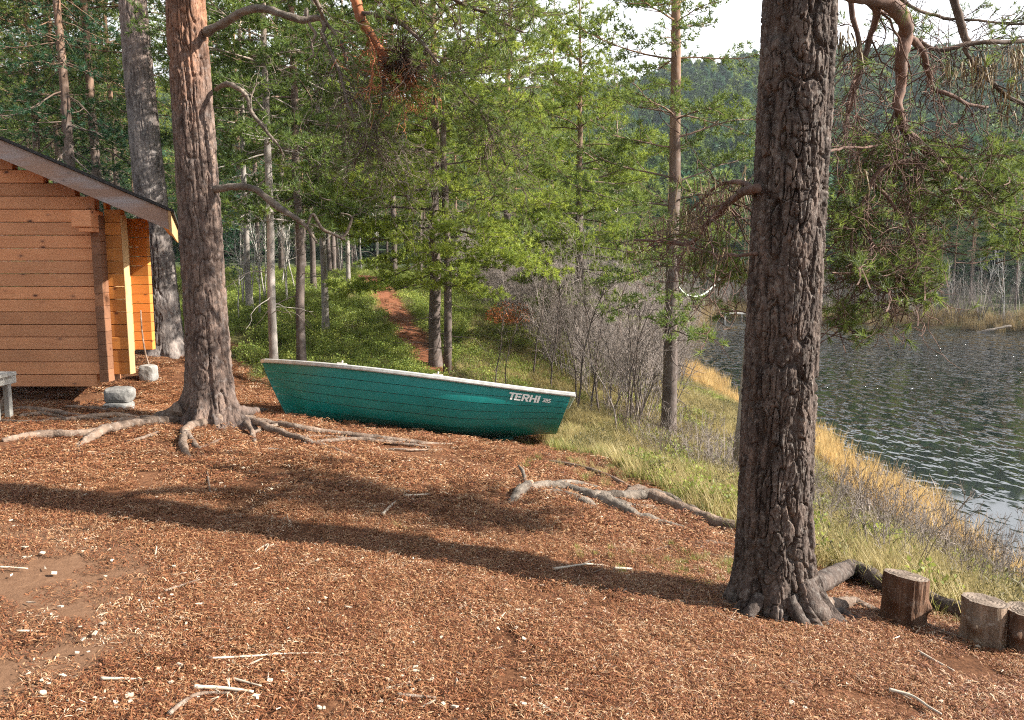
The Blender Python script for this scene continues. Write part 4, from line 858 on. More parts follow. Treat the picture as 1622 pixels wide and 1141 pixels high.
# second, grey pine behind the cabin
bs_ = gx(264, 12.4); zA = bs_[2] + np.array([-.15, 0, .2, .5, 1.0, 2.0, 3.2, 4.6, 8]); lx = np.array([.0, 0, -.01, -.02, -.04, -.09, -.15, -.20, -.3]); rr = np.array([.36, .31, .28, .265, .25, .235, .22, .2, .15]) * 1.0
gp = tag(empty('pine_tree', tuple(bs_)), 'grey barked leaning pine trunk close behind the cabin roof', 'tree')
tm = bark_trunk(np.stack([bs_[0] + lx, bs_[1] + 0 * lx, zA], -1), rr, 160, 380, (17, .2), .02, 37, lobes=[(R(-50), .12, .25, .12, bs_[2]), (R(-10), .14, .25, .12, bs_[2]), (R(-110), .1, .25, .12, bs_[2])], flake=.006)
loc_parent(tm.build('trunk', M['bark_back'], None, smooth=True), gp)

# limbs hanging from the big right pine
tipsR = []; lich = []
def limbR(m, fn): return limb_obj(rp, 'limb', m, fn)
limbR('limb_pink', lambda mb: (knobbly(mb, A_([(1290, -40, 4.1), (1350, -12, 4.3), (1400, 2, 4.5), (1425, 25, 4.6), (1436, 55, 4.7), (1428, 90, 4.7), (1424, 130, 4.8), (1420, 175, 4.8), (1432, 205, 4.9), (1455, 225, 5.0), (1490, 262, 5.1), (1530, 285, 5.2), (1580, 290, 5.3), (1640, 292, 5.4)]), [.05, .045, .04, .04, .038, .034, .03, .028, .026, .024, .022, .02, .018, .012], 12, .02, 70),
    tangle(mb, A_([(1424, 130, 4.8), (1420, 175, 4.8), (1432, 205, 4.9), (1470, 240, 5.0), (1530, 285, 5.2), (1600, 290, 5.3)]), .02, .012, 71, n2=26, l2=(.2, .6), n3=5, l3=(.08, .3), main=False, tips=(0.092, tipsR), n4=1, grav=.1)))
limbR('limb_pink', lambda mb: (tangle(mb, A_([(1437, 55, 4.7), (1460, 78, 4.8), (1470, 110, 4.9), (1480, 140, 5.0), (1500, 150, 5.0), (1530, 165, 5.1), (1565, 170, 5.2)]), .022, .008, 72, n2=20, l2=(.2, 0.59), n3=4, tips=(0.042, tipsR), grav=.08, n4=1),
    tangle(mb, A_([(1450, 255, 5.0), (1400, 265, 4.9), (1378, 290, 4.9), (1372, 335, 4.9), (1385, 385, 4.9), (1415, 430, 4.95), (1400, 470, 5.0)]), .014, .006, 73, n2=30, l2=(.15, .5), n3=5, tips=(0.092, tipsR), grav=.05, n4=1),
    tangle(mb, A_([(1378, 290, 4.9), (1420, 330, 4.9), (1440, 370, 4.95), (1460, 430, 5.0), (1470, 470, 5.0)]), .012, .005, 74, n2=18, l2=(.15, 0.42), n3=4, tips=(0.126, tipsR), grav=.05, n4=1),
    tangle(mb, A_([(1376, 300, 4.9), (1355, 350, 4.9), (1350, 400, 4.9), (1345, 440, 4.9)]), .011, .005, 75, n2=13, l2=(.15, 0.42), n3=4, tips=(0.147, tipsR), grav=.03, n4=1),
    tangle(mb, A_([(1470, 250, 5.0), (1440, 300, 5.0), (1445, 360, 5.0), (1480, 400, 5.1)]), .012, .004, 76, n2=16, l2=(.15, 0.38), n3=4, tips=(0.042, tipsR), grav=.03, n4=1)))
limbR('twig', lambda mb: (knobbly(mb, A_([(1500, -30, 5.2), (1515, 20, 5.2), (1528, 55, 5.2), (1538, 70, 5.2)]), [.026, .026, .024, .02], 10, .015, 77),
    tangle(mb, A_([(1455, 62, 5.2), (1490, 78, 5.2), (1530, 72, 5.2), (1570, 66, 5.2), (1640, 62, 5.3)]), .014, .014, 78, n2=15, l2=(.15, 0.47), n3=4, tips=(0.063, tipsR), grav=.08, n4=1),
    tangle(mb, A_([(1528, 75, 5.2), (1555, 115, 5.2), (1590, 145, 5.25), (1640, 175, 5.3)]), .014, .012, 79, n2=15, l2=(.15, 0.47), n3=4, tips=(0.021, tipsR), grav=.12, n4=1),
    tangle(mb, A_([(1400, -30, 5.6), (1440, 10, 5.7), (1520, 30, 5.8), (1640, 40, 5.8)]), .014, .008, 80, n2=15, l2=(.15, 0.51), n3=4, tips=(0.189, tipsR), grav=.0, n4=1)))
limbR('limb_pink', lambda mb: (tangle(mb, A_([(1330, -20, 4.4), (1385, 15, 4.6), (1378, 60, 4.7), (1360, 120, 4.7), (1342, 180, 4.8)]), .028, .008, 81, n2=20, l2=(.2, 0.59), n3=4, tips=(0.034, tipsR), grav=.1, n4=1),
    tangle(mb, A_([(1340, -20, 5.2), (1360, 60, 5.3), (1350, 140, 5.4), (1335, 210, 5.4)]), .02, .008, 82, n2=18, l2=(.2, 0.59), n3=4, tips=(0.042, tipsR), grav=.1, n4=1),
    tangle(mb, A_([(1300, 240, 4.3), (1350, 235, 4.6), (1400, 232, 4.8), (1440, 245, 4.9)]), .008, .005, 83, n2=8, l2=(.1, .3), n3=3, grav=.05)))
# limbs on the left side of the trunk, with beard lichen
oB = limbR('limb_pink', lambda mb: (tangle(mb, A_([(1200, 300, 4.15), (1165, 312, 4.6), (1130, 345, 5.0), (1092, 385, 5.4), (1055, 385, 5.6), (1005, 380, 5.8)]), .026, .008, 84, n2=18, l2=(.2, .6), n3=5, tips=(0.013, tipsR), grav=.08, n4=1),
    tangle(mb, A_([(1200, 300, 4.15), (1150, 290, 4.8), (1110, 320, 5.3), (1075, 350, 5.7)]), .016, .006, 85, n2=14, l2=(.2, .6), n3=5, tips=(0.013, tipsR), grav=.12, n4=1),
    tangle(mb, A_([(1200, 400, 4.2), (1150, 405, 4.8), (1100, 395, 5.3), (1060, 380, 5.6)]), .012, .006, 86, n2=12, l2=(.2, .6), n3=5, tips=(0.025, tipsR), grav=.06, n4=1)))
rng = np.random.default_rng(12); anc = []
for (px, py, Yv) in [(1080, 345, 5.6), (1100, 335, 5.4), (1125, 320, 5.2), (1150, 300, 4.8), (1165, 285, 4.7), (1090, 350, 5.5), (1140, 350, 5.0), (1060, 362, 5.7), (1110, 300, 5.3), (1130, 410, 5.0), (1165, 420, 4.8), (1110, 400, 5.3)]:
    for k in range(6): anc.append(at(px + rng.normal() * 16, py + rng.normal() * 10, Yv + rng.normal() * .1))
for (px, py, Yv) in [(1545, 95, 5.2), (1525, 100, 5.2), (1600, 80, 5.25), (1620, 85, 5.25), (1605, 130, 5.25), (1590, 160, 5.25), (1560, 110, 5.2), (1360, 265, 4.9), (1570, 300, 5.3), (1345, 60, 4.7)]:
    for k in range(6): anc.append(at(px + rng.normal() * 12, py + rng.normal() * 8, Yv + rng.normal() * .08))
mb = MB(); lichen_beards(mb, anc, rng, (.05, .2), 4); tag(loc_parent(mb.build('beard_lichen', M['lichen'], None), rp), kind='stuff')
# green sprays the picture shows at fixed spots on the right pine
tipsG = []; rng = np.random.default_rng(13); P = []; Rr = []
SPR = [(1600, 310, 5.4, 36, 26, 27), (1575, 245, 5.4, 36, 14, 12), (1395, 250, 5.2, 44, 22, 19), (1420, 450, 5.0, 36, 18, 22), (1470, 400, 5.0, 18, 26, 12), (1345, 415, 5.1, 22, 26, 15), (1470, 262, 5.1, 40, 12, 15), (1530, 300, 5.2, 40, 12, 14), (1600, 372, 5.4, 24, 20, 12), (1340, 500, 5.3, 18, 26, 14), (1600, 30, 5.6, 30, 16, 8), (1120, 405, 5.2, 24, 20, 7), (1150, 440, 5.0, 16, 22, 8), (1400, 30, 5.4, 40, 20, 8), (1380, 340, 5.1, 30, 30, 14), (1440, 330, 5.2, 40, 26, 14)]
for (px, py, Yv, sx, sy, n) in SPR:
    for k in range(n):
        c0_ = at(px + rng.normal() * sx, py + rng.normal() * sy, Yv + rng.normal() * .2); d = nrm(np.array([rng.normal() * .7 + .3, rng.normal() * .6, rng.normal() * .3 + .25]))
        st = curve(c0_ - d * .22, d, .24, 6, rng, .15); P.append(st); Rr.append(np.linspace(.005, .003, 6))
        for q in range(int(rng.integers(6, 11))):
            b_ = st[int(rng.integers(2, 6))]; e_ = b_ + nrm(d + rng.normal(size=3) * .5) * rng.uniform(.03, .10); P.append(np.linspace(b_, e_, 6)); Rr.append(np.linspace(.003, .002, 6)); tipsG.append((e_, e_ - b_))
mb = MB(); tubes(mb, P, Rr, 3, v=.3); tag(loc_parent(mb.build('twigs', M['limb_pink'], None), rp), kind='stuff')
needles_on(rp, tipsR, 'needle', K=22, wd=.0045, extra=1); needles_on(rp, tipsG, 'needle', K=26, ln=.055, wd=.0042, extra=1)

# ================================================================== log stump seats
def stump(name, label, px, py, r, h, m, seed, Yadj=0., tilt=(0, 0), nth=110, nzz=60, pit=.02):
    p = G(px, py); p[1] += Yadj; p[2] = h1(p[0], p[1]); e = tag(empty(name, tuple(p)), label, 'stump')
    th = np.linspace(0, 2 * math.pi, nth, endpoint=False); zz = np.linspace(-.06, h, nzz); TH, ZZ = np.meshgrid(th, zz)
    rr = r * (1 + .10 * np.exp(-(ZZ + .03) / .07) + .13 * fbm(np.cos(TH) * 1.3, np.sin(TH) * 1.3, ZZ * 3, 3, seed) + .09 * fbm(np.cos(TH) * 5, np.sin(TH) * 5, ZZ * 3, 3, seed + 1) - .05 * np.exp(-(vnoise(np.cos(TH) * 4, np.sin(TH) * 4, ZZ * 1.2, seed + 5) / .06) ** 2)) + .008 * fbm(np.cos(TH) * 20, np.sin(TH) * 20, ZZ * 8, 2, seed + 2)
    for (t0, z0, w0, a) in [(R(-35), h * .45, .2, .03), (R(-140), h * .55, .25, .04), (R(200), h * .7, .2, .02)]:
        dth = (TH - t0 + math.pi) % (2 * math.pi) - math.pi; rr += a * np.exp(-(dth / w0) ** 2 - ((ZZ - z0) / .035) ** 2)
    tz = ZZ + (TH * 0 + tilt[0] * rr * np.cos(TH) + tilt[1] * rr * np.sin(TH)) * np.clip(ZZ / h, 0, 1)
    mb = MB(); i = np.arange(nzz - 1)[:, None] * nth; j = np.arange(nth)[None]; j2 = (j + 1) % nth
    mb.add(np.stack([rr * np.cos(TH), rr * np.sin(TH), tz], -1), np.stack([i + j, i + j2, i + nth + j2, i + nth + j], -1).reshape(-1, 4), v=.5)
    mb.build('bark', M[m], e, smooth=True)
    mb = MB(); rt = rr[-1]; rings = []
    for k, f in enumerate(np.linspace(1, 0, 12)):
        rad = rt * f; rings.append(np.stack([rad * np.cos(th), rad * np.sin(th), h + .001 + tilt[0] * rad * np.cos(th) + tilt[1] * rad * np.sin(th) - .004 * (1 - (k % 2)) * (f < .99) + .003 * fbm(rad * np.cos(th) * 40, rad * np.sin(th) * 40, 0, 2, seed)], -1))
    V = np.array(rings); i = np.arange(11)[:, None] * nth; mb.add(V.reshape(-1, 3), np.stack([i + j, i + j2, i + nth + j2, i + nth + j], -1).reshape(-1, 4))
    mb.build('cut_face', M['stump_top'], e)
    return e
m, nt, b, Lk = mat('cut_wood_rings'); tc = nt.nodes.new('ShaderNodeTexCoord'); wv_ = nt.nodes.new('ShaderNodeTexWave'); wv_.wave_type = 'RINGS'; wv_.rings_direction = 'Z'; wv_.inputs['Scale'].default_value = 45; wv_.inputs['Distortion'].default_value = 3; Lk(tc.outputs['Object'], wv_.inputs[0])
c = mixc(nt, Lk, wv_.outputs['Fac'], (.13, .095, .07), (.26, .20, .155)); c = mixc(nt, Lk, 1., c, ramp(nt, [(.3, (.5, .48, .46)), (.7, (1.1, 1.1, 1.1))], noise(nt, Lk, 9, 5), Lk), 'MULTIPLY'); Lk(c, b.inputs['Base Color']); b.inputs['Roughness'].default_value = .85; M['stump_top'] = m
stump('tree_stump', 'dark knotted log stump with tilted top right beside the big pine root', 1438, 994, .112, .29, 'stump_bark', 3, .05, (-.16, -.10))
stump('tree_stump', 'greyish cylindrical log stump standing between the dark stump and the cut off one', 1565, 1026, .116, .25, 'stump_pale', 8, .05, (-.12, -.06))
stump('tree_stump', 'reddish stump cut off by the right picture edge', 1630, 1040, .10, .24, 'stump_bark', 14, .05, (0, 0))
# ================================================================== pines in the middle distance (single, recognisable ones)
def mk(seed, mw='bark', mc='needle', **k):
    wd_, cr_ = gen_pine(seed, **k); return wd_.mesh('trunk', M[mw], True), cr_.mesh('crown', M[mc])
def place(px, Y, meshes, label, group=None, rz=0., s=1., name='pine_tree', dz=0.):
    p = gx(px, Y); p[2] += dz; return pine_thing(name, tuple(p), meshes[0], meshes[1], label, group, rz, s)
DENSE = dict(K=11, ln=.085, wd=.015, tsp=.027, secsp=.12, jit=.06)
MID = dict(K=11, ln=.09, wd=.016, tsp=.036, secsp=.14, jit=.065)
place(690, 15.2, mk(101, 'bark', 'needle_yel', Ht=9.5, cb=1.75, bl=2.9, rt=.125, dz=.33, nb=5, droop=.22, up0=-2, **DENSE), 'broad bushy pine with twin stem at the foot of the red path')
p = gx(708, 14.6); wb = MB(); tubes(wb, [[(0, 0, -.1), (.03, 0, 1), (.02, .1, 2.4), (-.05, .2, 4.2), (0, .3, 6)]], [[.085, .075, .07, .06, .03]], 9, v=.5)
t = tag(empty('pine_tree', tuple(p)), 'slim dark stem with bare side twigs just right of the broad pine', 'tree'); wb.build('trunk', M['bark'], t, smooth=True)
tb = MB(); rng = np.random.default_rng(5); P = [curve((0, 0, z), (math.cos(a), math.sin(a), .1), rng.uniform(.3, .9), 8, rng, .2, .03) for z, a in zip(rng.uniform(.3, 4, 26), rng.uniform(0, 6.28, 26))]
tubes(tb, P, np.tile(np.linspace(.01, .002, 8), (26, 1)), 4, v=.5); tag(tb.build('dead_twigs', M['twig'], t), kind='stuff')
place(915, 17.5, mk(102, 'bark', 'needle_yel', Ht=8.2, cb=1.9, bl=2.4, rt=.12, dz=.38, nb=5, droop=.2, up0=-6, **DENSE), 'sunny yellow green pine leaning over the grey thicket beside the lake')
place(1058, 12.4, mk(103, 'bark', 'needle', Ht=12, cb=1.9, bl=1.75, rt=.125, dz=.50, nb=4, droop=.12, up0=0, dead=14, prof=.4, K=9, ln=.085, wd=.014, tsp=.032, secsp=.12, jit=.055), 'tall slender pine on the bank between the boat and the big trunk')
p = gx(1178, 10.8); wb = MB(); tubes(wb, [[(-.05, 0, -.1), (.0, 0, .8), (.1, .05, 2.4), (.16, .1, 4.2), (.22, .1, 7)]], [[.17, .13, .12, .11, .07]], 12, v=.5)
t = tag(empty('pine_tree', tuple(p)), 'trunk half hidden behind the big foreground pine at the water side', 'tree'); wb.build('trunk', M['bark_grey'], t, smooth=True)
V12 = mk(111, 'bark_grey', 'needle', Ht=11, cb=2.6, bl=2.0, rt=.070, dz=.44, nb=4, droop=.2, up0=-6, **MID)
V13 = mk(112, 'bark', 'needle', Ht=12, cb=2.9, bl=2.1, rt=.080, dz=.44, nb=4, droop=.2, up0=-10, **MID)
place(435, 12.3, V12, 'pale stemmed pine right behind the bow of the boat')
place(478, 12.9, V13, 'dark stemmed pine second behind the boat bow', rz=1.5)
place(516, 16.2, V12, 'slim straight pine in the blueberry shrubs at the foot of the mound', rz=2.7, s=1.08)
place(497, 20, V13, 'thin grey pine on the green mound behind the slim straight one', rz=4.1, s=.95)
place(552, 21, V12, 'thin dark pine standing left of the path on the mound', rz=.6, s=.9)
place(625, 25.5, V13, 'dark bare stemmed pine standing right of the path crest', rz=3.3, s=1.15)
place(395, 17.5, V12, 'pine with low shaded boughs right of the reddish pine', rz=5.1, s=1.0)
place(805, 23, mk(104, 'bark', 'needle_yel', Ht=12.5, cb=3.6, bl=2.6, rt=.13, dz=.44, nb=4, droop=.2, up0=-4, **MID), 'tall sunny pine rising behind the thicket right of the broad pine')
place(975, 29, V12, 'pine rising over the thicket just left of the slender bank pine', rz=2., s=1.0)
place(870, 31, V13, 'darker pine behind the two sunny pines over the thicket', rz=2., s=1.05)
# pine behind with crown filling the right middle
VB = []
for k in range(5):
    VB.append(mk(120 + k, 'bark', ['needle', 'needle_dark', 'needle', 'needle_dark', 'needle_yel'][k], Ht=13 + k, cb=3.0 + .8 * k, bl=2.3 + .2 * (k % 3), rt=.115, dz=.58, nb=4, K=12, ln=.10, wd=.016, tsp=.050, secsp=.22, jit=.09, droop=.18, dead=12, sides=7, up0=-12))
VS = [mk(130 + k, 'bark', 'needle_spruce', Ht=13 + 2 * k, cb=.8, bl=1.9, rt=.11, dz=.5, nb=5, K=13, ln=.075, wd=.013, tsp=.055, secsp=.22, jit=.07, droop=.25, dead=2, sides=7, up0=-22, up1=20, prof=.95) for k in range(2)]
place(130, 15.5, VS[0], 'dark green spruce showing above the black cabin roof', name='spruce_tree', s=1.0)
place(172, 17, VB[1], 'orange stemmed pine right of the spruce above the cabin roof', rz=1.0)
place(75, 21, VB[2], 'grey stemmed pine above the left part of the cabin roof', rz=2.0)
rng = np.random.default_rng(77); cnt = 0; used = []
GRP = 'pines of the forest behind the cabin and mound'
def try_place(x, y, mind):
    for (a, b) in used:
        if (a - x) ** 2 + (b - y) ** 2 < mind ** 2: return False
    used.append((x, y)); return True
LB_ = {0: 'green forest pine among the trees behind the cabin and mound', 1: 'dark forest pine among the trees behind the cabin and mound'}
for _ in range(2500):
    y = rng.uniform(17, 62); px = rng.uniform(-140, 860); x = (px - CX) / F * y
    if y < 24 and px > 330: continue
    if y < 34 and px > 540: continue
    if 540 < px < 660 and y < 44: continue
    if px > 700 and y < 40: continue
    if not try_place(x, y, 2.1 + .028 * y): continue
    k = int(rng.integers(0, 5)); sp_ = rng.random() < .15; vm = VS[k % 2] if sp_ else VB[k]; s = rng.uniform(.8, 1.15)
    if px > 500: s *= .78
    if px > 780 : s *= .8
    pine_thing('spruce_tree' if sp_ else 'pine_tree', (x, y, h1(x, y) - .05), vm[0], vm[1], 'dark conical spruce among the forest pines behind the cabin' if sp_ else LB_[1 if k in (1, 3) else 0], 'spruces of the forest behind the cabin' if sp_ else GRP, rng.uniform(0, 6.28), s); cnt += 1
    if cnt > 175: break
# trees along the far shore
used = []; cnt = 0
for _ in range(1500):
    px = rng.uniform(880, 1800); y = rng.uniform(50, 84); x = (px - CX) / F * y
    d = float(lake_sd(x, y))
    if d < 2.2 or not try_place(x, y, 2.3): continue
    k = int(rng.integers(0, 5)); sp_ = rng.random() < .35; vm = VS[k % 2] if sp_ else VB[k]; s = rng.uniform(.45, .78) * (1.0 if d > 5 else .8)
    pine_thing('spruce_tree' if sp_ else 'pine_tree', (x, y, h1(x, y) - .05), vm[0], vm[1], 'conical spruce of the tree line across the lake' if sp_ else 'bushy pine of the tree line across the lake', 'spruces across the lake' if sp_ else 'pines across the lake', rng.uniform(0, 6.28), s); cnt += 1
    if cnt > 120: break
# bare birches on both shores
BV = [gen_bare(200 + k, 5.5, 2 if k < 2 else 1, .12, 11, .035, 3, 16, sides=6).mesh('stem', M['birch'], True) for k in range(4)]
def bare(name, p, me, label, group, rng, s, cat='tree'):
    o = link(bpy.data.objects.new(name, me)); o.location = p; o.rotation_euler.z = rng.uniform(0, 6.28); o.scale = (s, s, s * rng.uniform(.9, 1.15)); return tag(o, label, cat, group)
rng = np.random.default_rng(31)
for (px, py, s) in [(1555, 525, 1.0), (1503, 480, .7), (1440, 485, .8), (1615, 520, 1.0), (1480, 475, .9), (1590, 470, .8), (1420, 480, .9), (1525, 470, .8), (1385, 485, .7)]:
    y = 51 + rng.uniform(0, 6) + (1600 - px) * .012; p = gx(px, y)
    for _ in range(30):
        if float(lake_sd(p[0], p[1])) > .4: break
        y += .5; p = gx(px, y)
    bare('birch_tree', p, BV[int(rng.integers(0, 4))], 'leafless white birch at the far edge of the lake', 'birches on the far shore', rng, s * 1.1)
for (px, Y, s) in [(402, 17, .62), (412, 16.5, .58), (385, 18, .6), (420, 19, .66), (378, 16, .5), (455, 18, .55), (468, 20, .6), (445, 21, .7), (540, 30, .9)]:
    bare('birch_tree', gx(px, Y), BV[int(rng.integers(0, 4))], 'thin leafless pale birch in the shrubs left of the mound', 'birches left of the mound', rng, s)
for k, (px, Y) in enumerate([(572, 31), (597, 30)]): bare('birch_tree', gx(px, Y), BV[k], ['crooked bare birch right on the path crest, left of a twin', 'crooked bare birch on the path crest, right of its twin'][k], None, rng, 1.15)
# grey leafless thicket between the mound and the lake
TV = [gen_bare(300 + k, 2.7, 11, .42, 9, .011, 3, 13).mesh('stems', M['thicket'], True) for k in range(6)]
rng = np.random.default_rng(41); n = 0; used = []
for _ in range(4000):
    y = rng.uniform(10.5, 34); px = rng.uniform(715, 1075); x = (px - CX) / F * y; d = float(lake_sd(x, y))
    edge = float(np.interp(y, [9, 14, 29, 50], [1.9, 1.0, -3.0, -2.4]))
    if x < edge + .5 or d < .15 or (y < 13 and px > 1010) or (px > 1035 and y < 15): continue
    if not try_place(x, y, .48): continue
    bare('bare_shrub', (x, y, h1(x, y)), TV[int(rng.integers(0, 6))], 'leafless grey shrub in the thicket between mound and lake', 'leafless shrubs of the thicket', rng, rng.uniform(.7, 1.2), 'shrub'); n += 1
    if n > 185: break
print('thicket', n)
SV = [gen_bare(340 + k, 3.4, 1, .15, 11, .022, 2, 16, sides=6).mesh('stem', M['thicket' if k % 2 else 'bark'], True) for k in range(3)]
for (px, Y, s) in [(908, 12.6, 1.0), (922, 12.9, .9), (936, 12.5, .9), (874, 14, .9), (985, 12.2, .8), (1000, 12.4, .8), (975, 11.4, .65), (795, 13.2, .6), (783, 13.0, .6), (845, 15, .9), (950, 12.6, .8), (1015, 13, .8)]:
    bare('sapling', gx(px, Y), SV[int(rng.integers(0, 3))], 'thin upright bare sapling at the near edge of the grey thicket', 'saplings at the thicket edge', rng, s)
# small shrubs on the bank
WV = [gen_bare(360 + k, .95, 8, .5, 7, .0055, 2, 7).mesh('stems', M['thicket' if k else 'twig'], True) for k in range(4)]
n = 0; used = []
for _ in range(3000):
    y = rng.uniform(4.2, 13); px = rng.uniform(900, 1640); x = (px - CX) / F * y; d = float(lake_sd(x, y)); edge = float(np.interp(y, [0, 3.6, 5.4, 6.4, 9, 14], [4.0, 3.05, 2.1, 1.7, 1.0, .4]))
    if x < edge + .9 or d < -.1 or not try_place(x, y, .42): continue
    bare('bank_shrub', (x, y, h1(x, y)), WV[int(rng.integers(0, 4))], 'small leafless twiggy shrub in the dry grass of the bank', 'twiggy shrubs on the bank', rng, rng.uniform(.5, 1.0), 'shrub'); n += 1
    if n > 115: break
# rust leaved bush and green bushes, junipers
def leafy(seed, rad, hgt, n, mk_, lw=.02, ll=.035):
    rng = np.random.default_rng(seed); mb = MB(); d = nrm(rng.normal(size=(n, 3))); d[:, 2] = np.abs(d[:, 2]); rr = rng.random(n) ** .4
    P = d * rr[:, None] * [rad, rad, hgt]; P *= (1 + .25 * fbm(P[:, 0] * 4, P[:, 1] * 4, P[:, 2] * 4, 2, seed))[:, None]; D = nrm(rng.normal(size=(n, 3)) + [0, 0, .4]); S = nrm(np.cross(D, rng.normal(size=(n, 3)))); l = ll * rng.uniform(.6, 1.3, n)[:, None]; w_ = lw * rng.uniform(.7, 1.2, n)[:, None]
    V = np.stack([P, P + D * l * .5 + S * w_ * .5, P + D * l, P + D * l * .5 - S * w_ * .5], 1); mb.add(V.reshape(-1, 3), np.arange(4 * n).reshape(-1, 4), v=np.repeat(rng.random(n), 4))
    return mb
m1 = leafy(5, .75, .55, 900, None, .045, .06).mesh('leaves', M['rust_leaf'])
o = link(bpy.data.objects.new('rust_bush', m1)); o.location = gx(808, 20) + [0, 0, .25]; tag(o, 'low bush with rusty red leaves behind the boat', 'bush')
place(1150, 30, mk(141, 'bark', 'needle_yel', Ht=1.5, cb=.2, bl=.5, rt=.02, dz=.2, nb=4, K=10, ln=.07, wd=.01, tsp=.08, secsp=.12, dead=0), 'little pale green pine by the shore behind the slender one') if False else None

# ================================================================== low ground cover
rng = np.random.default_rng(51)
berry = [leafy(10 + k, .17, .16, 170, None, .018, .026) for k in range(4)]
for k, b_ in enumerate(berry):
    r_ = np.random.default_rng(k); P = [curve((r_.normal() * .05, r_.normal() * .05, -.02), (r_.normal() * .5, r_.normal() * .5, 1), .17, 4, r_, .2) for _ in range(8)]; tubes(b_, P, np.full((8, 4), .0018), 3, v=.1)
berry = [b_.mesh('berry_shrub', M['berry']) for b_ in berry]
heath = [leafy(20 + k, .16, .2, 220, None, .008, .03).mesh('heather_tuft', M['heather']) for k in range(3)]
def blades(seed, n, h, w_, spread, lean, m):
    r_ = np.random.default_rng(seed); mb = MB(); 
    b0_ = r_.normal(size=(n, 3)) * spread * [1, 1, 0]; L_ = h * r_.uniform(.5, 1.15, n)[:, None]; az = r_.uniform(0, 6.28, n); D = np.stack([np.cos(az) * lean, np.sin(az) * lean, np.ones(n)], -1) * r_.uniform(.6, 1.3, (n, 1)) * [1, 1, 0] + [0, 0, 1]; D = nrm(D)
    S = nrm(np.stack([-np.sin(az), np.cos(az), 0 * az], -1)) * w_ / 2; out = np.stack([np.cos(az), np.sin(az), 0 * az], -1)
    p1 = b0_ + D * L_ * .5; p2 = b0_ + D * L_ * .85 + out * L_ * .22 * lean - np.array([0, 0, 1]) * L_ * .03
    V = np.stack([b0_ - S, b0_ + S, p1 + S * .8, p1 - S * .8, p2], 1); vv = np.repeat(r_.random(n), 5); base = np.arange(n)[:, None] * 5
    mb.add(V.reshape(-1, 3), base + np.array([[0, 1, 2, 3]]), v=vv); mb.f.append(base + np.array([[3, 2, 4]])); return mb.mesh('blades', m)
gdry = [blades(30 + k, 46, .27, .005, .045, .5, M['grass_dry']) for k in range(3)]
ggrn = [blades(40 + k, 46, .22, .006, .045, .45, M['grass_green']) for k in range(3)]
reed = [blades(50 + k, 40, .75, .009, .07, .22, M['reed']) for k in range(3)]
reedf = [blades(55 + k, 40, .75, .012, .09, .3, M['reed_far']) for k in range(3)]
def pts_rect(n, x0, x1, y0, y1): return rng.uniform(x0, x1, n), rng.uniform(y0, y1, n)
def emit(name, x, y, keep, meshes, s0, s1, zoff=0., upright=.6, label=None):
    x, y = x[keep], y[keep]; z = H(x, y); n = len(x); rot = ground_rot(x, y, rng, upright); rot[:, 2] = rng.uniform(0, 6.28, n)
    return scatter(name, np.stack([x, y, z + zoff], -1), rot, rng.uniform(s0, s1, n), rng.integers(0, len(meshes), n), meshes, label)
# berry shrubs on the mound
x, y = pts_rect(15000, -13, 3, 9.5, 33); vg, pt, _ = zones(x, y); d = lake_sd(x, y); nn = fbm(x * .5, y * .5, 0, 3, 60); inv = np.abs((x / y) * F) < 900
emit('berry_shrubs', x, y, (vg > .55) & (pt < .3) & (d > 2.2) & (rng.random(len(x)) < .62 + .55 * nn) & inv & ((x < np.interp(y, [9, 14, 20], [-1.2, .2, 1]) + 1.2 * nn) | (y > 16)), berry, .8, 1.7)
x, y = pts_rect(9000, -13, 6, 9.5, 30); vg, pt, _ = zones(x, y); d = lake_sd(x, y); nn = fbm(x * .6, y * .6, 0, 3, 61)
emit('heather', x, y, (vg > .4) & (pt < .25) & (d > 1.0) & (rng.random(len(x)) < .25 + .6 * nn), heath, .6, 1.3)
# the bank
def bank_pts(n): 
    y = rng.uniform(2.8, 22, n) ** 1.0; x = rng.uniform(-1, 7.6, n); return x, y
x, y = bank_pts(26000); vg, pt, _ = zones(x, y); d = lake_sd(x, y); nn = fbm(x * .8, y * .8, 0, 3, 62)
near_edge = vg > .12
emit('dry_grass', x, y, near_edge & (pt < .3) & (d > .1) & (rng.random(len(x)) < .55 - .3 * nn), gdry, .6, 1.25)
emit('green_grass', x, y, (vg > .06) & (pt < .3) & (d > .4) & (rng.random(len(x)) < .16 + .5 * nn + .3 * (vg < .9)), ggrn, .5, 1.1)
x, y = bank_pts(9000); vg, pt, _ = zones(x, y); d = lake_sd(x, y); nn = fbm(x * .9, y * .9, 0, 3, 63)
emit('bank_berry_shrubs', x, y, (vg > .8) & (d > 1.2) & (rng.random(len(x)) < .12 + .75 * nn), berry, .8, 1.6)
x, y = bank_pts(9000); vg, pt, _ = zones(x, y); d = lake_sd(x, y); nn = fbm(x * .9, y * .9, 0, 3, 67)
emit('bank_heather', x, y, (vg > .8) & (d > .8) & (rng.random(len(x)) < .25 + .6 * nn), heath, .7, 1.6)
x = rng.uniform(4.5, 9.5, 9000); y = rng.uniform(5, 30, 9000); d = lake_sd(x, y); nn = fbm(x * .7, y * .7, 0, 3, 64)
emit('shore_reeds', x, y, (d > -.6 - .9 * nn) & (d < .7 + 1.6 * nn) & (rng.random(len(x)) < (.55 + 1.6 * nn) * np.where(y > 15, .35, 1)) , reed, .55, 1.05, upright=.1)
x = rng.uniform(10, 75, 14000); y = rng.uniform(38, 72, 14000); d = lake_sd(x, y); nn = fbm(x * .25, y * .25, 0, 3, 65)
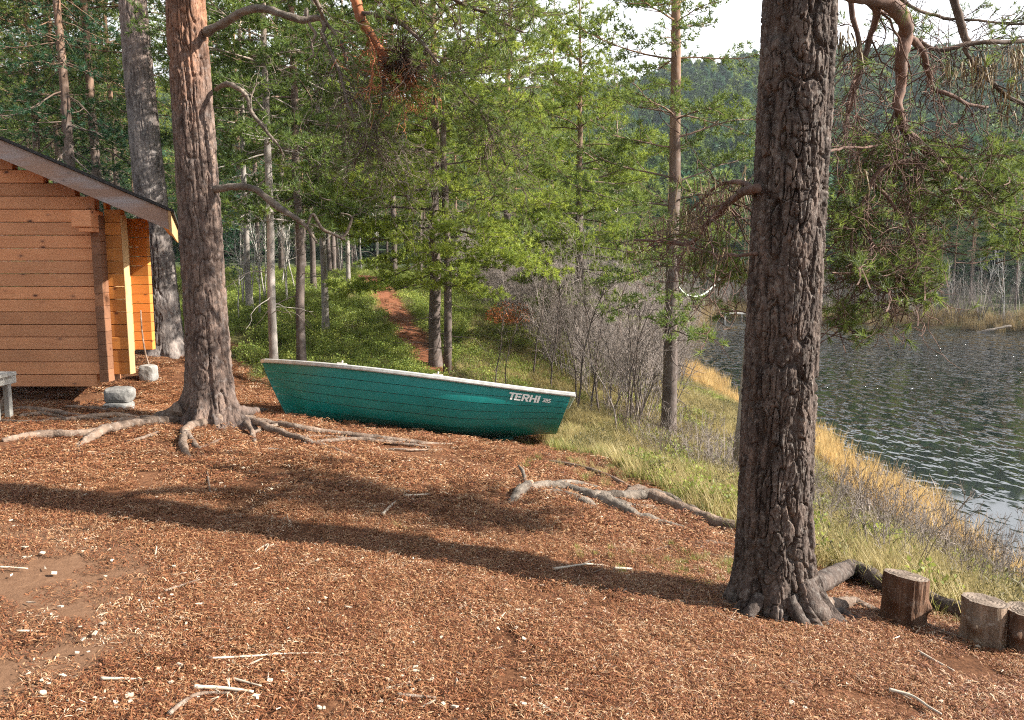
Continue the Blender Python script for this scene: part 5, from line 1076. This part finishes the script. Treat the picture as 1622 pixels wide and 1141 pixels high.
emit('far_shore_reeds', x, y, (d > -.3) & (d < 3.5) & (rng.random(len(x)) < .6 + .5 * nn), reedf, 1.0, 1.7, upright=0.)
TF = [gen_bare(380 + k, 2.6, 9, .6, 7, .02, 2, 8, sides=3).mesh('far_brush', M['thicket' if k else 'twig'], True) for k in range(3)]
x = rng.uniform(10, 75, 2600); y = rng.uniform(40, 80, 2600); d = lake_sd(x, y)
emit('far_shore_brush', x, y, (d > 1.0) & (d < 9) & (rng.random(len(x)) < .5), TF, .7, 1.3, upright=0.)
# grass wisps by the big pine, moss spots
for nm, (px, py, sx, sy, n) in {'grass_wisps': (1080, 905, .28, .16, 60)}.items():
    c_ = G(px, py); x = c_[0] + rng.normal(size=n) * sx; y = c_[1] + rng.normal(size=n) * sy; emit(nm, x, y, np.ones(n, bool), ggrn, .2, .4)
xs_l = []; ys_l = []
for (px, py, s, n) in [(960, 745, .35, 40), (1000, 765, .3, 36), (860, 712, .3, 36), (800, 705, .2, 14), (640, 842, .05, 3), (1130, 900, .15, 16), (330, 664, .06, 5), (1390, 900, .15, 10), (895, 690, .25, 60), (935, 700, .3, 50), (700, 590, .3, 8), (1480, 985, .1, 8), (1590, 985, .2, 10)]:
    c_ = G(px, py); xs_l.append(c_[0] + rng.normal(size=n) * s); ys_l.append(c_[1] + rng.normal(size=n) * s * .6)
x = np.concatenate(xs_l); y = np.concatenate(ys_l); emit('pale_grass_tufts', x, y, np.ones(len(x), bool), gdry + ggrn[:1], .2, .5)

# ================================================================== needle litter
def litter_clump(seed, n, r, ll, w_):
    r_ = np.random.default_rng(seed); a = r_.uniform(0, 6.28, n); rad = r * np.sqrt(r_.random(n)); P = np.stack([np.cos(a) * rad, np.sin(a) * rad, r_.uniform(.002, .014, n)], -1)
    az = r_.uniform(0, 6.28, n); D = np.stack([np.cos(az), np.sin(az), r_.normal(size=n) * .22], -1); S = np.stack([-np.sin(az), np.cos(az), r_.normal(size=n) * .3], -1); l = ll * r_.uniform(.4, 1.3, n)[:, None]; w2 = w_ * r_.uniform(.6, 1.8, n)[:, None]
    wide = (r_.random(n) < .05)[:, None]; w2 = np.where(wide, w2 * 2.6, w2); l = np.where(wide, l * .55, l)
    mid = P + [0, 0, .004] ; V = np.stack([P - D * l / 2 - S * w2 / 2, P - D * l / 2 + S * w2 / 2, mid + S * w2 / 2, mid - S * w2 / 2, P + D * l / 2 + S * w2 / 2, P + D * l / 2 - S * w2 / 2], 1)
    b_ = np.arange(n)[:, None] * 6; mb = MB(); vv = r_.random(n); vv = np.where(wide[:, 0], .5 + .5 * vv, vv); mb.add(V.reshape(-1, 3), b_ + np.array([[0, 1, 2, 3]]), v=np.repeat(vv, 6)); mb.f.append(b_ + np.array([[3, 2, 4, 5]])); return mb.mesh('litter', M['litter'])
LC = [litter_clump(70 + k, 240, .11, .028, .0018) for k in range(5)]; LF = [litter_clump(80 + k, 200, .16, .036, .0036) for k in range(4)]
def litter(name, n, y0, y1, meshes, s0, s1, dens):
    y = rng.uniform(y0, y1, n); px = rng.uniform(-60, 1680, n); x = (px - CX) / F * (y * cp + 1.6 * sp); vg, pt, dt = zones(x, y); nn = fbm(x * 1.1, y * 1.1, 0, 3, 66)
    pt2 = sst(-.34, .02, fbm(x * 2.2, y * 2.2, 0, 4, 68)) * .9 + .1; keep = (vg < .75) & (rng.random(n) < pt2 * dens * (1 - .92 * dt) * (1 + .9 * nn) * (1 - .4 * vg)); emit(name, x, y, keep, meshes, s0, s1, upright=1.)
litter('needle_litter', 9500, 2.3, 5.4, LC, .8, 1.3, .85)
litter('needle_litter_further', 9500, 5.2, 12.5, LF, .8, 1.3, .8)
x, y = pts_rect(2500, -8, 0, 12, 33); vg, pt, _ = zones(x, y); emit('path_litter', x, y, pt > .4, LF, .7, 1.2, upright=1.)
# wood chips and sticks lying on the litter: each one its own thing
def chip_mesh(seed, l, w_, t):
    r_ = np.random.default_rng(seed); n = 7; th = np.sort(r_.uniform(0, 6.28, n)); rr_ = r_.uniform(.6, 1.05, n); X_ = np.cos(th) * rr_ * l / 2; Y_ = np.sin(th) * rr_ * w_ / 2; mb = MB()
    V = [(a, b, t * (.6 + .5 * r_.random())) for a, b in zip(X_, Y_)] + [(a * .96, b * .96, -t * .4) for a, b in zip(X_, Y_)]; mb.add(V, [list(range(n))]); mb.f.append(np.array([list(range(2 * n - 1, n - 1, -1))])); mb.f.append(np.array([[i, i + n, (i + 1) % n + n, (i + 1) % n] for i in range(n)])); return mb.mesh('chip', M['wood_chip'])
CH = [chip_mesh(k, .05, .022, .006) for k in range(3)] + [chip_mesh(9 + k, .10, .012, .007) for k in range(3)] + [chip_mesh(15 + k, .035, .028, .009) for k in range(3)]
rng = np.random.default_rng(90)
spots = [(285, 1062, 6, 1.1), (205, 1112, 7, 1.0), (85, 915, 6, 1.1), (405, 900, 2, .8), (430, 870, 3, .8), (660, 1070, 3, .7)]
for (px, py, k, s) in spots:
    p = G(px, py); o = link(bpy.data.objects.new('wood_chip', CH[k])); o.location = p + [0, 0, .018]; o.scale = (s,) * 3; o.rotation_euler = (rng.normal() * .2, rng.normal() * .2, rng.uniform(0, 6)); tag(o, 'pale wood chip lying loose on the needle litter', 'wood chip', 'wood chips scattered on the litter')
for k in range(330):
    py = 720 + 415 * rng.random() ** .8; px = rng.uniform(10, 1600); p = G(px, py)
    if float(zones(p[0], p[1])[0]) > .2 or (px > 1140 and py < 1010): continue
    o = link(bpy.data.objects.new('wood_chip', CH[int(rng.integers(0, 9))])); o.location = p + [0, 0, .018]; s = rng.uniform(.45, 1.05); o.scale = (s, s, s * .6); o.rotation_euler = (rng.normal() * .25, rng.normal() * .25, rng.uniform(0, 6)); tag(o, 'pale wood chip lying loose on the needle litter', 'wood chip', 'wood chips scattered on the litter')
sticks = [([(308, 1098), (345, 1100), (402, 1107)], .010, 'long pale splinter of wood at the bottom of the picture'), ([(160, 1086), (225, 1088)], .007, 'flat pale splinter near the bare soil'), ([(262, 942), (318, 926)], .006, 'straight pale stick left of the middle of the clearing'), ([(606, 820), (622, 805), (636, 795)], .011, 'short thick pale stick standing out of the litter'), ([(640, 790), (680, 788)], .008, 'grey brown stick beside the short thick one'), ([(630, 1110), (690, 1115)], .009, 'grey flat splinter at the bottom centre'), ([(370, 1083), (415, 1096)], .006, 'pale thin stick above the long splinter'), ([(876, 908), (925, 900), (960, 902)], .008, 'pale stick left of the grass wisps'), ([(925, 898), (945, 892), (955, 905), (940, 912)], .006, 'curled pale twig left of the grass wisps'), ([(972, 907), (1002, 908)], .010, 'short pale piece of wood before the grass wisps'), ([(1408, 1102), (1445, 1112), (1470, 1128), (1490, 1140)], .008, 'forked pale stick in the bottom right corner'), ([(328, 752), (332, 775), (333, 785)], .008, 'small pale upright twig below the pine roots'), ([(405, 880), (425, 868), (420, 878)], .006, 'bent little twig in the middle of the clearing'), ([(1130, 975), (1175, 994)], .006, 'thin stick left of the big pine roots'), ([(1442, 985), (1500, 1010), (1570, 1030), (1620, 1050)], .010, 'long thin root like stick below the stumps'), ([(1455, 1040), (1510, 1070)], .008, 'stick below the stumps'), ([(330, 1052), (440, 1045), (505, 1042)], .005, 'long thin brown stick above the splinters'), ([(268, 1141), (310, 1112), (365, 1108)], .009, 'slanting pale stick crossing the bottom edge'), ([(0, 906), (45, 908)], .006, 'pale stick at the edge of the bare soil'), ([(1550, 990), (1620, 1004)], .014, 'pale thick stick behind the middle stump'), ([(735, 1052), (800, 1068)], .006, 'thin pale stick right of the bottom centre')]
for k, (pts, r_, lab) in enumerate(sticks):
    mb = MB(); P = gpath(pts, .018 + r_ * .6); knobbly(mb, P, np.linspace(r_, r_ * .55, len(P)), 7, .004, 400 + k, n=8); tag(mb.build('stick', M['wood_chip'] if k % 3 != 2 else M['root'], smooth=True), lab, 'stick')

# ================================================================== across the lake: small dock, fallen log, hanging rope
dk = tag(empty('wooden_dock', (19.6, 62.0, ZW)), 'small pale wooden dock across the lake', 'dock')
pD = at(1162, 500, 61.0); dk.location = (pD[0], 61.0, ZW); 
for k in range(6): mb = MB(); box(mb, -.95 + k * .32, -.66 + k * .32, -.8, .8, .42, .48); mb.build('deck_board', M['bench_wood'], dk)
for sx in (-.85, .85):
    for sy in (-.7, .7): mb = MB(); box(mb, sx - .06, sx + .06, sy - .06, sy + .06, -.4, .415); mb.build('leg', M['bench_wood'], dk)
mb = MB(); knobbly(mb, np.array([gx(1528, 49.5) + [0, 0, .1], gx(1560, 49.3) + [0, -.3, .35], gx(1600, 49) + [0, 0, .5]]) * [1, 1, 1], [.08, .09, .07], 8, .05, 5); tag(mb.build('fallen_log', M['deadwood'], smooth=True), 'pale fallen log on the far shore at the right edge', 'log')
mb = MB(); P = [at(1075, 455, 12.3), at(1085, 466, 12.5), at(1100, 470, 12.7), at(1115, 466, 12.9), at(1132, 452, 13.1)]; Q, rr_ = wobble(P, [.012] * 5, 8, 0, 1); tubes(mb, Q, np.full(len(Q), .013), 6); tag(mb.build('rope', M['rope'], smooth=True), 'pale slack rope hanging beside the slender pine over the lake', 'rope')

# ================================================================== forested hill beyond
rng = np.random.default_rng(99)
def far_tree(seed, con, m):
    r_ = np.random.default_rng(seed); mb = MB(); P = []; D = []
    for k in range(150):
        z = r_.uniform(.18, 1) ; rr_ = (.21 if con else .26) * ((1 - z) ** (.9 if con else .5) + .03) * r_.uniform(.35, 1.05); a = r_.uniform(0, 6.28); P.append((math.cos(a) * rr_, math.sin(a) * rr_, z)); D.append((math.cos(a), math.sin(a), .25))
    tp = [tuft_tpl(r_, 6, .085, .045)]; tufts(mb, np.array(P), np.array(D), np.ones(150), r_.random(150), tp, r_); tubes(mb, [[(0, 0, -.05), (0, 0, .5), (0, 0, .95)]], [[.012, .01, .003]], 4, v=0.); return mb.mesh('far_tree', m)
FT = [far_tree(1, True, M['needle_spruce']), far_tree(2, True, M['needle_dark']), far_tree(3, False, M['needle']), far_tree(4, False, M['needle_dark'])]
r_ = 78 + 520 * rng.random(17000) ** .75; az = np.radians(rng.uniform(-40, 42, 17000)); x = r_ * np.sin(az); y = r_ * np.cos(az)
x0_ = x; keep = (lake_sd(x, y) > 9) & ((np.degrees(az) > -3) | (r_ < 260))
x, y = x[keep], y[keep]; z = H(x, y); n = len(x)
scatter('hill_forest', np.stack([x, y, z - .2], -1), np.stack([np.zeros(n), np.zeros(n), rng.uniform(0, 6.28, n)], -1), rng.uniform(5.5, 10.5, n), rng.integers(0, 4, n), FT)
# unseen wood added behind and beside the camera to darken the sides facing it
rng = np.random.default_rng(123); used = []; P = []
for _ in range(900):
    x = rng.uniform(-45, 13); y = rng.uniform(-44, -6)
    if (x + 40 < 0 and False) or not try_place(x, y, 3.0): continue
    P.append((x, y, h1(x, y) - .05))
for y in np.arange(-4, 14, 3.1): P.append((-16 + rng.uniform(-2, 1) - .5 * y, y, h1(-16 - .5 * y, y)))
P = np.array(P); n = len(P); rot = np.stack([np.zeros(n), np.zeros(n), rng.uniform(0, 6.28, n)], -1); sc_l = rng.uniform(.85, 1.15, n); ix = rng.integers(0, 5, n)
scatter('added_shade_crowns', P, rot, sc_l, ix, [v[1] for v in VB]); scatter('added_shade_trunks', P, rot, sc_l, ix, [v[0] for v in VB])
# haze
mb = MB(); box(mb, -560, 560, -130, 900, -9, 125); hz = mb.build('haze', None); tag(hz, kind='stuff')
m = bpy.data.materials.new('haze_air'); m.use_nodes = True; nt = m.node_tree; nt.nodes.clear(); o_ = nt.nodes.new('ShaderNodeOutputMaterial'); pv = nt.nodes.new('ShaderNodeVolumePrincipled'); pv.inputs['Density'].default_value = .00026; pv.inputs['Color'].default_value = (.80, .90, 1, 1); pv.inputs['Anisotropy'].default_value = .2; nt.links.new(pv.outputs[0], o_.inputs['Volume']); hz.data.materials.append(m)
tot = sum(len(me.polygons) for me in bpy.data.meshes); print('POLYS', tot, 'OBJS', len(sc.objects))
